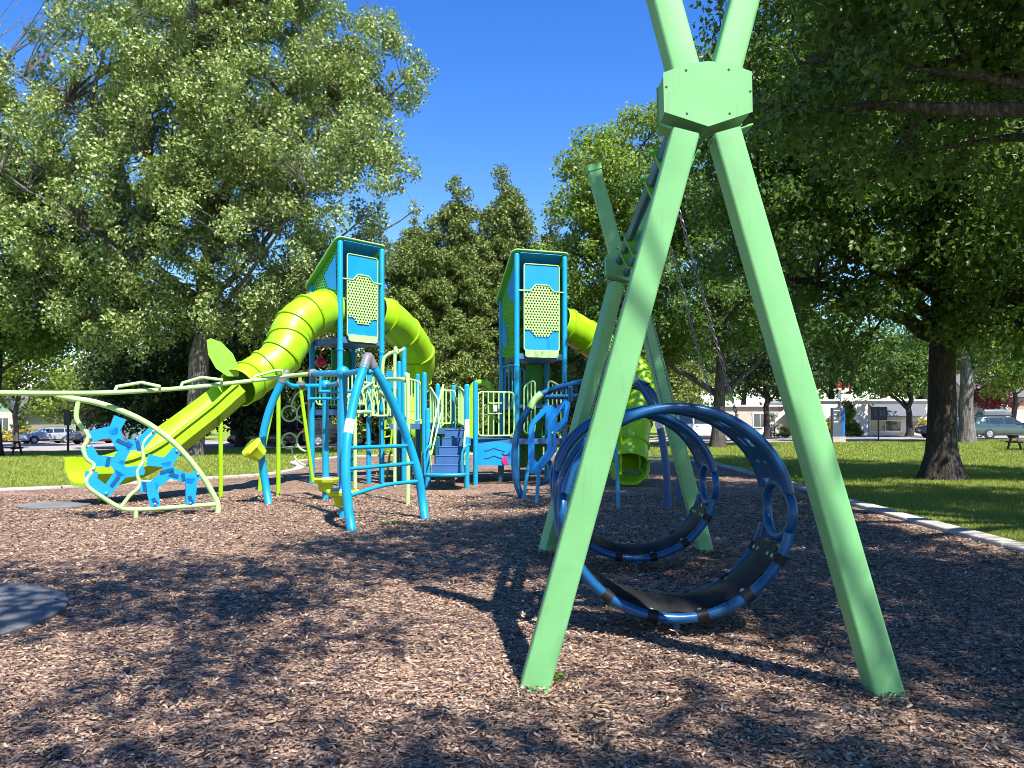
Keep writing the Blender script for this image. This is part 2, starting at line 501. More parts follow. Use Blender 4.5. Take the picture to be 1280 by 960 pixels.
# ---------------------------------------------------------------- ground
def draped(name, x0, x1, y0, y1, dz, mat, nx, ny, warp=0.0):
    vs = []; fs = []
    rnd = random.Random(3)
    for j in range(ny+1):
        for i in range(nx+1):
            x = x0+(x1-x0)*i/nx; y = y0+(y1-y0)*j/ny
            vs.append((x, y, gz(x, y)+dz+warp*(rnd.random()-0.5)))
    for j in range(ny):
        for i in range(nx):
            a = j*(nx+1)+i
            fs.append((a, a+1, a+nx+2, a+nx+1))
    return struct(MB().add(vs, fs).build(name, mat, None, True, 60, False))
# lawn sheet: graded rows so that it reaches the horizon
def lawn():
    ys = list(np.linspace(-40, 20, 41))+list(np.linspace(21, 55, 35))+[60, 66, 74, 84, 100, 130, 180, 260, 400, 700]
    xs = [-700, -400, -220, -140, -100, -80]+list(np.linspace(-70, 70, 71))+[80, 100, 140, 220, 400, 700]
    vs = [(x, y, gz(x, y)) for y in ys for x in xs]
    n = len(xs)
    fs = [(j*n+i, j*n+i+1, (j+1)*n+i+1, (j+1)*n+i) for j in range(len(ys)-1) for i in range(n-1)]
    return struct(MB().add(vs, fs).build('lawn', M['lawn'], None, True, 60, False))
lawn()
edge = [(-30, 9.5), (-20, 14), (-11.5, 17.3), (-9.1, 19.8), (-7.5, 21.6), (-6.9, 23.6), (-7.2, 26.2), (-8.2, 29.2), (-7.4, 33), (-4, 35.6), (2, 36),
        (5.6, 34), (7.2, 30), (7.35, 26.6), (6.86, 19), (6.45, 14.7), (6.16, 9.24), (6.1, 4), (6.1, -9)]
edge = [V((x, y, 0)) for x, y in edge]
esp = spline(edge, 8)
bed = esp+[V((-30, -9, 0))]
def flat_poly(name, poly, z, mat):
    tr = tessellate_polygon([poly])
    fs = []
    for a, b_, c in tr:
        if (poly[b_]-poly[a]).cross(poly[c]-poly[a]).z < 0: a, c = c, a
        fs.append((a, b_, c))
    return MB().add([(p.x, p.y, z) for p in poly], fs).build(name, mat, None, False, fixn=False)
struct(flat_poly('mulch_bed', bed, 0.0, M['mulch']))
def inside_bed(x, y):
    # vectorised even-odd test
    px = np.array([p.x for p in bed]); py = np.array([p.y for p in bed])
    ins = np.zeros(len(x), dtype=bool)
    j = len(px)-1
    for i in range(len(px)):
        c = ((py[i] > y) != (py[j] > y)) & (x < (px[j]-px[i])*(y-py[i])/(py[j]-py[i]+1e-12)+px[i])
        ins ^= c
        j = i
    return ins
# concrete kerb cast in lengths
def kerb():
    mb = MB()
    dense = spline(edge, 24)
    # resample by length
    L = [0.0]
    for i in range(1, len(dense)): L.append(L[-1]+(dense[i]-dense[i-1]).length)
    def at(s):
        for i in range(1, len(dense)):
            if L[i] >= s:
                t = (s-L[i-1])/max(1e-6, L[i]-L[i-1]); return dense[i-1].lerp(dense[i], t)
        return dense[-1]
    s = 0.0
    rnd = random.Random(5)
    while s < L[-1]-0.2:
        e = min(s+1.25, L[-1])
        pts = [at(s+(e-0.02-s)*k/3) for k in range(4)]
        n = len(pts)
        vs = []
        top = 0.055+rnd.uniform(-0.006, 0.006)
        for k in range(n):
            t = (pts[min(k+1, n-1)]-pts[max(k-1, 0)]).normalized()
            nn = V((-t.y, t.x, 0))
            for (o, z) in ((-0.15, -0.12), (-0.15, top-0.012), (-0.138, top), (0.138, top), (0.15, top-0.012), (0.15, -0.12)):
                q = pts[k]+nn*o
                vs.append((q.x, q.y, z))
        fs = []
        for k in range(n-1):
            for j in range(5):
                fs.append((k*6+j, k*6+j+1, (k+1)*6+j+1, (k+1)*6+j))
        fs.append((0, 1, 2, 3, 4, 5)); fs.append(tuple((n-1)*6+j for j in range(6))[::-1])
        mb.add(vs, fs)
        s = e
    return struct(mb.build('kerb', M['concrete'], None, False))
kerb()
draped('street', -160, 160, 49.6, 58, 0.03, M['asphalt'], 80, 6)
draped('side_street', -160, -12, 58.0, 75, 0.03, M['asphalt'], 60, 8)
draped('pavement', -11, 120, 59.2, 60.6, 0.06, M['concrete'], 60, 2)
draped('forecourt', 12, 60, 61.5, 66, 0.05, M['concrete'], 30, 4)
draped('far_pavement', -160, -12, 76.2, 77.6, 0.06, M['concrete'], 60, 2)
def disc_mat(name, c, rx, ry, label):
    n = 48
    out = [V((c[0]+rx*math.cos(2*math.pi*i/n), c[1]+ry*math.sin(2*math.pi*i/n), 0)) for i in range(n)]
    mb = MB()
    vs = [(p.x, p.y, 0.0) for p in out]+[(p.x, p.y, 0.035) for p in out]
    vs += [(c[0]+(p.x-c[0])*0.985, c[1]+(p.y-c[1])*0.985, 0.045) for p in out]
    fs = [(i, (i+1) % n, n+(i+1) % n, n+i) for i in range(n)]+[(n+i, n+(i+1) % n, 2*n+(i+1) % n, 2*n+i) for i in range(n)]
    fs.append(tuple(range(2*n, 3*n)))
    mb.add(vs, fs)
    o = mb.build(name, M['mat'], None, False)
    return tag(o, label, 'rubber mat', 'grey wear mats set in the mulch')
disc_mat('rubber_mat', (-4.93, 5.85), 1.34, 1.36, 'large round grey rubber mat in the mulch, cut by the left photo edge')
disc_mat('rubber_mat', (-8.35, 14.0), 0.62, 0.5, 'small grey rubber mat in the mulch at the foot of the lime tube slide')

# ---------------------------------------------------------------- swing frame
NX, NY = 1.105, 4.42
FX, FY = 1.36, 9.15
NZ = 3.40
sw = thing('swing_frame', 'tall mint green X shaped swing frame with two splayed leg pairs and pipe beam', 'swing frame', (1.25, 6.8, 0))
def aframe(cx, cy, feet, roll):
    # two crossing bars, each a leg below and a short horn above the node
    node = V((cx, cy, NZ))
    legs = []
    for sgn, (foot, rl) in zip((-1, 1), zip(feet, roll)):
        foot = V(foot)
        d = (node+V((0.10*sgn, 0, -0.28))-foot).normalized()
        top = node+V((0.115*sgn, 0, -0.20))
        side = Matrix.Rotation(R(rl), 3, d)@V((1, 0, 0))
        mb = MB().beam(foot-d*0.12, top, 0.172, 0.165, side, 0.018, 0.93)
        legs.append(mb.build('leg', M['mint'], sw, True, 30))
        # horn on the far side of the node continues the opposite bar
    for sgn in (-1, 1):
        p0 = node+V((0.115*sgn, 0, 0.14)); p1 = node+V((0.385*sgn, 0.02, 1.17))
        d = (p1-p0).normalized()
        h = MB().beam(p0, p1, 0.165, 0.155, (1, 0, 0), 0.018, 0.96).build('horn', M['mint'], sw, True, 30)
        MB().beam(p1+d*-0.04, p1+d*0.035, 0.176, 0.166, (1, 0, 0), 0.02, 1.0).build('end_cap', M['mint'], h, True, 30)
    # node box: heptagonal front and back plates with a body between
    out = [(-0.25, -0.108), (0, -0.19), (0.248, -0.108), (0.244, 0.118), (0.13, 0.160), (0.0, 0.178), (-0.13, 0.160), (-0.255, 0.112)]
    q = [V((cx+x, cy-0.098, NZ+z)) for x, z in out]
    nb = MB().prism([V((cx+x*0.97, cy, NZ+z*0.97)) for x, z in out], 0.186).build('node_box', M['mint'], sw, True, 30)
    MB().prism(q, 0.008).build('cover_plate', M['mint'], nb, True, 30)
    MB().prism([V((p.x, cy+0.098, p.z)) for p in q], 0.008).build('cover_plate', M['mint'], nb, True, 30)
    for x, z in ((-0.125, 0.128), (0.115, 0.132), (-0.236, 0.035), (0.236, 0.01), (-0.12, -0.115), (0.12, -0.115)):
        MB().lathe([(0.007, 0), (0.007, 0.003), (0.004, 0.005)], (cx+x, cy-0.102, NZ+z), 10, (0, -1, 0)).build('bolt', M['clamp_grey'], nb)
    # gusset flanges under the box
    MB().box((cx-0.15, cy, NZ-0.20), (0.24, 0.13, 0.012), rot=Matrix.Rotation(R(19), 3, 'Y')).box((cx+0.15, cy, NZ-0.20), (0.24, 0.13, 0.012), rot=Matrix.Rotation(R(-19), 3, 'Y')).build('flange', M['mint'], nb)
aframe(NX, NY, [(0.132, 4.48, 0), (2.115, 4.36, 0)], (-2, 0))
aframe(FX, FY, [(0.42, 9.13, 0), (2.30, 9.13, 0)], (28, 0))
def beampt(y, dx=0, dz=0):
    t = (y-NY)/(FY-NY)
    return V((NX+(FX-NX)*t+dx, y, NZ-0.01+dz))
for dx, dz in ((-0.085, 0.05), (0.085, 0.05), (0.0, -0.09)):
    MB().tube([beampt(NY+0.09, dx, dz), beampt(FY-0.09, dx, dz)], 0.045, 16).build('beam_pipe', M['teal'], sw)
def clamp(y):
    p = beampt(y)
    mb = MB().prism([p+V((x, 0, z)) for x, z in ((-0.15, 0.075), (-0.085, 0.118), (0.085, 0.118), (0.15, 0.075), (0.11, -0.03), (0.045, -0.155), (-0.045, -0.155), (-0.11, -0.03))], 0.05)
    mb.lathe([(0.02, 0), (0.02, 0.035), (0.01, 0.045)], p+V((0.14, 0, 0.075)), 10, (1, 0, 0.3))
    mb.lathe([(0.02, 0), (0.02, 0.035), (0.01, 0.045)], p+V((-0.14, 0, 0.075)), 10, (-1, 0, 0.3))
    c = mb.build('clamp', M['panel_green'], sw, True, 30)
    MB().tube([p+V((0, 0, -0.14)), p+V((0, 0, -0.215))], 0.014, 8).ball(p+V((0, 0, -0.225)), 0.024, 8).build('hanger', M['steel'], c)
RINGS = (5.5, 7.9)
RW = 0.56
for y in RINGS:
    clamp(y-0.02); clamp(y+RW+0.02)

def chain_mb(a, b, pitch=0.036, wire=0.0036, wd=0.010):
    a = V(a); b = V(b)
    d = b-a; n = max(2, int(d.length/pitch))
    t = d.normalized(); u0 = t.orthogonal().normalized(); w0 = t.cross(u0)
    mb = MB()
    for i in range(n):
        c = a+d*((i+0.5)/n)
        u = u0 if i % 2 == 0 else w0
        h = d.length/n*0.5+wire*1.6
        pts = []
        for k in range(8):
            an = 2*math.pi*k/8
            s = math.copysign(abs(math.sin(an))**0.7, math.sin(an))
            pts.append(c+t*(h*math.cos(an))+u*(wd*s))
        mb.tube(pts, wire, 4, closed=True)
    return mb
def ring_swing(y0, label, cx, zc):
    rx, rz, r = 0.815, 0.755, 0.037
    o = thing('ring_swing', label, 'swing', (cx, y0+RW/2, 0.1), 'round ring swings hanging under the green frame')
    def el(a, y, k=1.0):
        return V((cx+rx*k*math.cos(a), y, zc+rz*k*math.sin(a)))
    hoops = {}
    for y in (y0, y0+RW):
        top = [el(R(11+158*i/40), y) for i in range(41)]
        bot = [el(R(-11-158*i/40), y) for i in range(41)]
        # straight side posts join the two arcs
        MB().tube(top, r, 16).build('upper_hoop_tube', M['ring_blue'], o)
        MB().tube(bot, r, 16).build('lower_hoop_tube', M['ring_blue'], o)
    for sg in (1, -1):
        x = cx+sg*rx*math.cos(R(8))
        pts = [V((x+sg*0.018*math.cos(2*math.pi*i/32)**2, y0+RW/2+(RW/2)*math.cos(2*math.pi*i/32), zc-0.005+0.205*math.sin(2*math.pi*i/32))) for i in range(32)]
        MB().tube(pts, r*0.97, 14, closed=True).build('side_loop', M['hoop_blue'], o)
    # slotted canopy plate between the upper hoops
    na, nw = 60, 7
    vs = []; fs = []
    for k in (0.985, 0.968):
        for i in range(na+1):
            for j in range(nw+1):
                vs.append(el(R(18+144*i/na), y0+RW*j/nw, k))
    S = (na+1)*(nw+1)
    def q(i, j): return i*(nw+1)+j
    keep = {}
    for i in range(na):
        for j in range(nw):
            keep[(i, j)] = not (j in (2, 4) and i % 7 in (2, 3, 4) and 3 < i < na-3)
    for (i, j), kp in keep.items():
        if not kp: continue
        a, b, c, d = q(i, j), q(i+1, j), q(i+1, j+1), q(i, j+1)
        fs.append((a, b, c, d)); fs.append((d+S, c+S, b+S, a+S))
        for (di, dj, e) in ((-1, 0, (d, a)), (1, 0, (b, c)), (0, -1, (a, b)), (0, 1, (c, d))):
            if not keep.get((i+di, j+dj), False):
                fs.append((e[1], e[0], e[0]+S, e[1]+S))
    MB().add(vs, fs).build('canopy_plate', M['hoop_blue'], o, True, 30)
    # sagging rubber seat mat
    na, nw = 48, 12
    vs = []; fs = []
    for t in (0, 1):
        for i in range(na+1):
            a = R(-20-140*i/na)
            for j in range(nw+1):
                u = j/nw
                sag = 0.965-0.10*math.sin(math.pi*u)**0.8*math.sin(math.pi*i/na)-0.012*t-0.018*math.cos(2*math.pi*6*i/na)*(1-math.sin(math.pi*u))
                yy = y0+0.045+(RW-0.09)*u
                vs.append(el(a, yy, sag+0.012))
    S = (na+1)*(nw+1)
    for i in range(na):
        for j in range(nw):
            a, b, c, d = i*(nw+1)+j, (i+1)*(nw+1)+j, (i+1)*(nw+1)+j+1, i*(nw+1)+j+1
            fs.append((a, b, c, d)); fs.append((d+S, c+S, b+S, a+S))
    for i in range(na):
        a, b = i*(nw+1), (i+1)*(nw+1)
        fs.append((b, a, a+S, b+S)); fs.append((a+nw, b+nw, b+nw+S, a+nw+S))
    for j in range(nw):
        fs.append((j, j+1, j+1+S, j+S)); a = na*(nw+1)+j; fs.append((a+1, a, a+S, a+1+S))
    seat = MB().add(vs, fs).build('seat_mat', M['rubber'], o, True, 50)
    for y, yi in ((y0, 1), (y0+RW, -1)):
        for k in range(6):
            a = R(-26-128*k/5)
            c0 = el(a-R(2.6), y); c1 = el(a+R(2.6), y)
            mb = MB().tube([c0, c1], r+0.009, 14)
            m = el(a, y, 0.975)
            mb.box(el(a, y+yi*0.055, 0.967), (0.075, 0.12, 0.014), rot=Matrix.Rotation(-(a+math.pi/2), 3, 'Y'))
            st = mb.build('strap', M['rubber'], o)
    for k in range(6):
        a = R(-26-128*k/5)
        inn = (V((cx, 0, zc))-el(a, 0)).normalized()
        for y, yi in ((y0, 1), (y0+RW, -1)):
            for dy in ((0.075,) if 0 < k < 5 else (0.075, 0.17)):
                MB().lathe([(0.019, 0), (0.019, 0.003), (0.012, 0.009)], el(a, y+yi*dy, 0.967)+inn*0.006, 10, inn).build('rivet', M['steel'], seat)
    # chains
    for y in (y0, y0+RW):
        for sg in (-1, 1):
            a = R(90-sg*30)
            e = el(a, y)+V((sg*0.02, 0, 0.035))
            MB().tube([el(a, y), e+V((0, 0, 0.02))], 0.012, 8).build('chain_eye', M['steel'], o)
            chain_mb(beampt(y+(-0.02 if y == y0 else 0.02), 0, -0.23), e).build('chain', M['chain'], o, True, 60)
    b = el(R(-90), y0+0.02)
    MB().box(b+V((0, 0, -0.05)), (0.045, 0.02, 0.06)).build('anchor_tab', M['ring_blue'], o)
    chain_mb(b+V((0, 0, -0.075)), b+V((0.012, 0.02, -0.2)), 0.036).build('anchor_chain', M['chain'], o, True, 60)
    # small slotted footplate seen at the top
    return o
ring_swing(RINGS[0], 'nearer and larger looking blue ring swing with a black rubber seat', 1.185, 0.895)
ring_swing(RINGS[1], 'farther blue ring swing, seen behind the nearer ring inside the green frame', 1.275, 0.895)
# ---------------------------------------------------------------- play structure
ps = thing('play_structure', 'large blue and lime play structure with two roofed towers, tube slides, stairs and railings', 'play structure', (-1.5, 20, 0))
def post(x, y, z1, z0=-0.1, r=0.062, mat='blue', name='post', cap=True, parent=None):
    mb = MB()
    if cap:
        mb.lathe([(r, 0), (r, z1-z0-0.03), (r*0.9, z1-z0-0.008), (r*0.55, z1-z0+0.012), (0.0, z1-z0+0.018)], (x, y, z0), 16)
    else:
        mb.tube([(x, y, z0), (x, y, z1)], r, 16)
    return mb.build(name, M[mat], parent or ps)
def railing(pts, z0, z1, nbar, mat='pale_green', r=0.019, corner=0.12, name='railing', zs=None):
    # one bent pipe round the panel, bars between; pts = two plan points, z may slope: zs=(za0,za1,zb0,zb1)
    a, b = V((*pts[0], 0)), V((*pts[1], 0))
    za0, za1, zb0, zb1 = zs if zs else (z0, z1, z0, z1)
    L = (b-a).length
    def q(t, z): p = a.lerp(b, t); return V((p.x, p.y, z))
    c = corner/L
    def bz(p, qq, s): return [p.lerp(qq, k/4).lerp(qq.lerp(s, k/4), k/4) for k in range(5)]
    pts3 = bz(q(0, za1-corner), q(0, za1), q(c, za1+(zb1-za1)*c))+bz(q(1-c, zb1-(zb1-za1)*c), q(1, zb1), q(1, zb1-corner))
    pts3 += bz(q(1, zb0+corner), q(1, zb0), q(1-c, zb0))+bz(q(c, za0), q(0, za0), q(0, za0+corner))
    mb = MB().tube(pts3, r*1.2, 10, closed=True)
    for k in range(1, nbar):
        t = k/nbar
        mb.tube([q(t, za0+(zb0-za0)*t), q(t, za1+(zb1-za1)*t)], r, 8)
    return mb.build(name, M[mat], ps)
def deck(corners, z, th=0.14):
    mb = MB().prism([V((x, y, z-th/2)) for x, y in corners], th)
    return mb.build('deck', M['slate'], ps, False)

def tower(A, B, zf, zb, zdeck, pz, side_low, ptop):
    A = V((*A, 0)); B = V((*B, 0))
    w = (B-A).length; e = (B-A)/w
    n = V((-e.y, e.x, 0))
    def T(u, v, z): return A+e*(u*w)+n*(v*w)+V((0, 0, z))
    for u, v, z1 in ((0, 0, zf-0.03), (1, 0, zf-0.03), (0, 1, zb-0.02), (1, 1, zb-0.02)):
        p = T(u, v, 0)
        po = post(p.x, p.y, z1, r=0.068)
        MB().lathe([(0.074, 0), (0.078, 0.01), (0.078, 0.06), (0.074, 0.07)], (p.x, p.y, zdeck-0.30), 16).build('collar', M['blue'], po)
    # roof: sheet with a rolled pale rim, blue liner underneath
    s = (zb-zf)
    def rf(u, v, dz=0): return T(u, v, zf+s*v+dz)
    a0, a1, v0, v1 = -0.10, 1.10, -0.035, 1.14
    cor = []
    for (cu, cv, k0) in ((a1, v0, 270), (a1, v1, 0), (a0, v1, 90), (a0, v0, 180)):
        su = -1 if cu > 0.5 else 1; sv = -1 if cv > 0.5 else 1
        for k in range(5):
            an = R(k0+22.5*k); rr = 0.10
            cor.append((cu+su*rr+rr*math.cos(an), cv+sv*rr+rr*math.sin(an)))
    roof = MB().prism([rf(u, v, 0.03) for u, v in cor], 0.022).build('roof', M['panel_green'], ps, True, 30)
    MB().tube([rf(u, v, 0.035) for u, v in cor], 0.019, 8, closed=True).build('roof_rim', M['pale_green'], roof)
    MB().prism([rf(u, v, -0.012) for u, v in ((0.07, -0.02), (0.93, -0.02), (0.93, 0.95), (0.07, 0.95))], 0.03).build('roof_liner', M['panel_blue'], roof, False)
    # front panel
    u0, u1 = 0.135, 0.865
    z0, z1 = pz
    H = z1-z0; um = (u0+u1)/2
    y = -0.035
    def pl(pts, v): return [T(u, v, z) for u, z in pts]
    def rrect(ua, ub, za, zb_, r):
        o = []
        ru = r/w
        for (cu, cz, k0) in ((ub-ru, zb_-r, 0), (ua+ru, zb_-r, 90), (ua+ru, za+r, 180), (ub-ru, za+r, 270)):
            for k in range(5):
                an = R(k0+22.5*k); o.append((cu+ru*math.cos(an), cz+r*math.sin(an)))
        return o
    pan = MB().prism(pl(rrect(u0, u1, z0, z1, 0.06), y), 0.018).build('panel', M['panel_blue'], ps, True, 30)
    MB().tube(pl(rrect(u0, u1, z0, z1, 0.06), y-0.01), 0.016, 8, closed=True).build('panel_border', M['pale_green'], pan)
    zz = lambda top, k: [(u0+0.012, top), (u0+0.17*(u1-u0), top), (u0+0.32*(u1-u0), top+k), (u0+0.68*(u1-u0), top+k), (u0+0.83*(u1-u0), top), (u1-0.012, top)]
    zt, zl = z0+0.69*H, z0+0.235*H
    up = zz(zt, 0.045*H*1.6); lo = zz(zl, -0.045*H*1.6)
    poly = lo+up[::-1]
    pf = MB().prism(pl(poly, y-0.022), 0.012).build('perforated_plate', M['perf'], pan, False)
    planar_uv(pf, T(0.5, 0, 0), e, V((0, 0, 1)))
    MB().prism(pl([(um+(u-um)*0.97, zt+(z-zt)*0.97-0.02) for u, z in poly], y-0.0105), 0.003).build('hole_shade', M['line_and_shade'], pan, False)  # dark sheet standing in for the shade behind the holes
    rail = MB().tube(pl(up, y-0.028), 0.017, 8)
    rail.tube([T(0.03, y, zt), T(u0, y-0.02, zt)], 0.018, 8).tube([T(u1, y-0.02, zt), T(0.97, y, zt)], 0.018, 8)
    rail.build('panel_rail', M['pale_green'], pan)
    # toe plate under the panel and the deck edge
    MB().prism(pl([(u0+0.02, zdeck+0.12), (u0+0.02, zdeck-0.01), (u0+0.06, zdeck-0.05), (u1-0.06, zdeck-0.05), (u1-0.02, zdeck-0.01), (u1-0.02, zdeck+0.12)], -0.06), 0.02).build('toe_plate', M['pale_green'], ps, True, 30)
    deck([tuple(T(u, v, 0).xy) for u, v in ((0.03, 0.0), (0.97, 0.0), (0.97, 1.0), (0.03, 1.0))], zdeck+0.05)
    # side walls: perforated green sheet with blue insets, under the roof line
    for u, sg in ((0.0, -1), (1.0, 1)):
        du = u+sg*0.004
        poly = [(0.06, side_low), (0.2, side_low-0.06), (0.6, side_low-0.06), (0.75, side_low), (0.95, side_low), (0.95, zf+s*0.95-0.06), (0.06, zf+s*0.06-0.06)]
        sp = MB().prism([T(du, v, z) for v, z in poly], 0.014).build('side_panel', M['perf_green'], ps, False)
        planar_uv(sp, T(0, 0, 0), n, V((0, 0, 1)))
        zz0 = side_low+0.10
        tri = [(0.10, zz0+0.25), (0.42, zz0+0.32), (0.62, zz0+0.55), (0.12, zf+s*0.12-0.20)]
        hh = zf+s*0.42-0.20
        tri = [(0.09, hh-0.62), (0.40, hh-0.50), (0.52, hh-0.2), (0.13, zf+s*0.13-0.22)]
        MB().prism([T(du+sg*0.012, v, z) for v, z in tri], 0.012).build('inset', M['panel_blue'], sp, False)
        if side_low < zf-1.5:
            hx = [(0.55, side_low+0.25), (0.8, side_low+0.25), (0.9, side_low+0.6), (0.8, side_low+1.0), (0.6, side_low+0.7)]
            MB().prism([T(du+sg*0.012, v, z) for v, z in hx], 0.012).build('inset', M['panel_blue'], sp, False)
    return T, e, n, w
TL, eL, nL, wL = tower((-4.14, 18.5), (-3.29, 19.4), 5.93, 5.0, 3.55, (3.62, 5.62), 4.66, 0)
TR, eR, nR, wR = tower((0.12, 19.3), (1.35, 19.7), 5.80, 4.8, 3.22, (3.34, 5.52), 3.25, 0)

# ---- tube slides: shell with wall thickness, flanges, support posts
def tube_slide(ctrl, rad, nf, name='tube_slide', open_end=True, rads=None):
    path = spline(ctrl, 10)
    m = len(path)
    rr = [rad]*m if rads is None else [rads[min(len(rads)-1, int(len(rads)*i/m))] for i in range(m)]
    mb = MB().tube(path, rr, 28, caps=False)
    o = mb.build(name, M['lime'], ps, fixn=False)
    md = o.modifiers.new('wall', 'SOLIDIFY'); md.thickness = 0.02; md.offset = -1
    for k in range(nf):
        i = int((m-3)*(k+0.5)/nf)+1
        d = (path[i+1]-path[i-1]).normalized()
        c = path[i]
        fl = MB().lathe([(rr[i]-0.005, -0.035), (rr[i]+0.034, -0.032), (rr[i]+0.036, -0.004), (rr[i]+0.026, -0.003), (rr[i]+0.026, 0.003), (rr[i]+0.036, 0.004), (rr[i]+0.034, 0.032), (rr[i]-0.005, 0.035)], c, 32, d)
        fl.f = fl.f[:-2]
        fl.build('flange', M['lime'], o, True, 50)
    return o, path
lp = [P(415, 388, 19.0), P(396, 391, 18.5), P(377, 401, 18.1), P(364, 418, 17.8), P(357, 437, 17.5), P(342, 455, 17.25), P(318, 471, 16.9), P(297, 485, 16.35)]
s1, path1 = tube_slide(lp, 0.49, 7, rads=[0.50, 0.50, 0.49, 0.48, 0.46, 0.45, 0.44, 0.43, 0.43])
# open chute below the tube: U section swept along a straight run with a flat exit
def chute(ctrl, wd, dp, parent, prof=None):
    path = spline(ctrl, 8)
    vs = []; fs = []
    prof_out = [(-wd-0.06, dp), (-wd-0.07, dp-0.05), (-wd-0.02, dp-0.06), (-wd-0.05, dp*0.42), (-wd*0.86, dp*0.30), (-wd*0.45, -0.06), (wd*0.45, -0.06), (wd*0.86, dp*0.30), (wd+0.05, dp*0.42), (wd+0.02, dp-0.06), (wd+0.07, dp-0.05), (wd+0.06, dp)]
    prof_in = [(wd-0.0, dp), (wd*0.94, dp*0.5), (wd*0.66, 0.06), (wd*0.3, 0.0), (-wd*0.3, 0.0), (-wd*0.66, 0.06), (-wd*0.94, dp*0.5), (-wd+0.0, dp)]
    pr = prof_out+prof_in
    n = len(pr)
    for i, p in enumerate(path):
        t = (path[min(i+1, len(path)-1)]-path[max(i-1, 0)]).normalized()
        side = V((t.y, -t.x, 0)).normalized()
        up = side.cross(t).normalized()
        for x, z in pr:
            vs.append(p+side*x+up*z)
    for i in range(len(path)-1):
        for j in range(n):
            j2 = (j+1) % n
            fs.append((i*n+j, i*n+j2, (i+1)*n+j2, (i+1)*n+j))
    fs.append(tuple(range(n))); fs.append(tuple((len(path)-1)*n+j for j in range(n))[::-1])
    return MB().add(vs, fs).build('chute', M['lime'], parent, True, 50)
chute([P(300, 499, 16.5), P(272, 523, 16.17), P(232, 554, 15.69), P(196, 580, 15.26), P(165, 595, 14.9), P(138, 602, 14.58), P(98, 604, 14.1)], 0.52, 0.46, s1)
# leaf shaped hood flap at the tube mouth
hp = P(287, 468, 16.35)
leaf = [(0.0, -0.05), (-0.22, 0.12), (-0.36, 0.42), (-0.38, 0.74), (-0.30, 0.78), (-0.10, 0.70), (0.12, 0.45), (0.24, 0.12), (0.22, -0.05)]
MB().prism([hp+V((x*1.0, -0.12-0.1*z+x*0.2, z*0.95)) for x, z in leaf], 0.03).build('hood_flap', M['flap'], s1, True, 30)
for px, top, bot in ((276, 512, 621), (126, 600, 627)):
    g = G(px, bot)
    MB().tube([(g.x, g.y, -0.1), (g.x, g.y, 1.55+(HZ-top)*g.y/FPX)], 0.045, 12).build('support_post', M['lime'], s1)
g = G(348, 618)
MB().tube([(g.x, g.y, -0.1), (g.x, g.y, 2.2)], 0.045, 12).build('support_post', M['lime'], s1)
g = P(341, 505, 17.3)
MB().tube([(g.x-0.3, g.y, -0.1), (g.x-0.22, g.y, 0.9), (g.x+0.1, g.y, 2.4)], 0.05, 12).build('support_post', M['lime'], s1)

rp = [P(470, 392, 19.9), P(486, 398, 20.2), P(502, 413, 20.8), P(516, 430, 21.4), P(523, 450, 21.9), P(519, 472, 22.3), P(508, 492, 22.3), P(503, 512, 22.0), P(512, 532, 21.7), P(535, 545, 21.5), P(552, 550, 21.4)]
s2, path2 = tube_slide(rp, 0.47, 7)
chute([P(548, 556, 21.4), P(580, 560, 21.2), P(600, 563, 21.1), P(622, 565, 21.0)], 0.42, 0.36, s2)
for px, Y, z in ((508, 22.3, 2.2), (545, 21.5, 0.6), (525, 21.9, 3.2)):
    q = P(px, 527, Y); MB().tube([(q.x, q.y, -0.1), (q.x, q.y, z)], 0.045, 12).build('support_post', M['lime'], s2)
tp = [P(700, 404, 20.1), P(716, 411, 20.3), P(738, 425, 20.7), P(760, 441, 21.0), P(782, 456, 21.1), P(800, 474, 20.9), P(803, 497, 20.5), P(795, 521, 20.1), P(790, 548, 19.8), P(788, 578, 19.4)]
s3, path3 = tube_slide(tp, 0.44, 8)
chute([P(789, 592, 19.6), P(788, 597, 19.0), P(787, 603, 18.3)], 0.4, 0.3, s3)
for px, py, z in ((776, 604, 2.0), (800, 603, 1.9), (767, 600, 1.5)):
    q = G(px, py); MB().tube([(q.x, q.y, -0.1), (q.x, q.y, z)], 0.04, 10).build('support_post', M['lime'], s3)

# ---- lower decks, posts and rails between the towers
def pz(px, top, Y, **k):
    q = P(px, top, Y); return post(q.x, q.y, q.z, **k)
pz(390.5, 545, 19.9, r=0.06)
for px, top, Y in ((461, 446, 19.1), (505, 434, 18.9), (499, 452, 20.3), (522, 468, 20.6), (530.5, 466, 18.75), (534.7, 511, 18.2), (547, 480, 20.8), (567, 482, 21.2), (583.5, 481, 17.95), (594.4, 477, 18.8), (626, 486, 21.0)):
    pz(px, top, Y)
# sticker on the stair post
q = P(583.5, 535, 17.95)
MB().tube([(q.x, q.y, q.z-0.2), (q.x, q.y, q.z+0.2)], 0.0645, 16).build('safety_sticker', M['sticker'], ps)
deck([(-3.0, 18.8), (-2.25, 18.8), (-2.1, 20.9), (-3.0, 20.9)], 1.50)
deck([(-2.05, 19.6), (-1.15, 19.6), (-1.15, 21.2), (-2.05, 21.2)], 1.38)
deck([(-1.12, 18.85), (0.1, 19.3), (1.3, 19.7), (0.9, 21.0), (-1.12, 21.0)], 1.12)
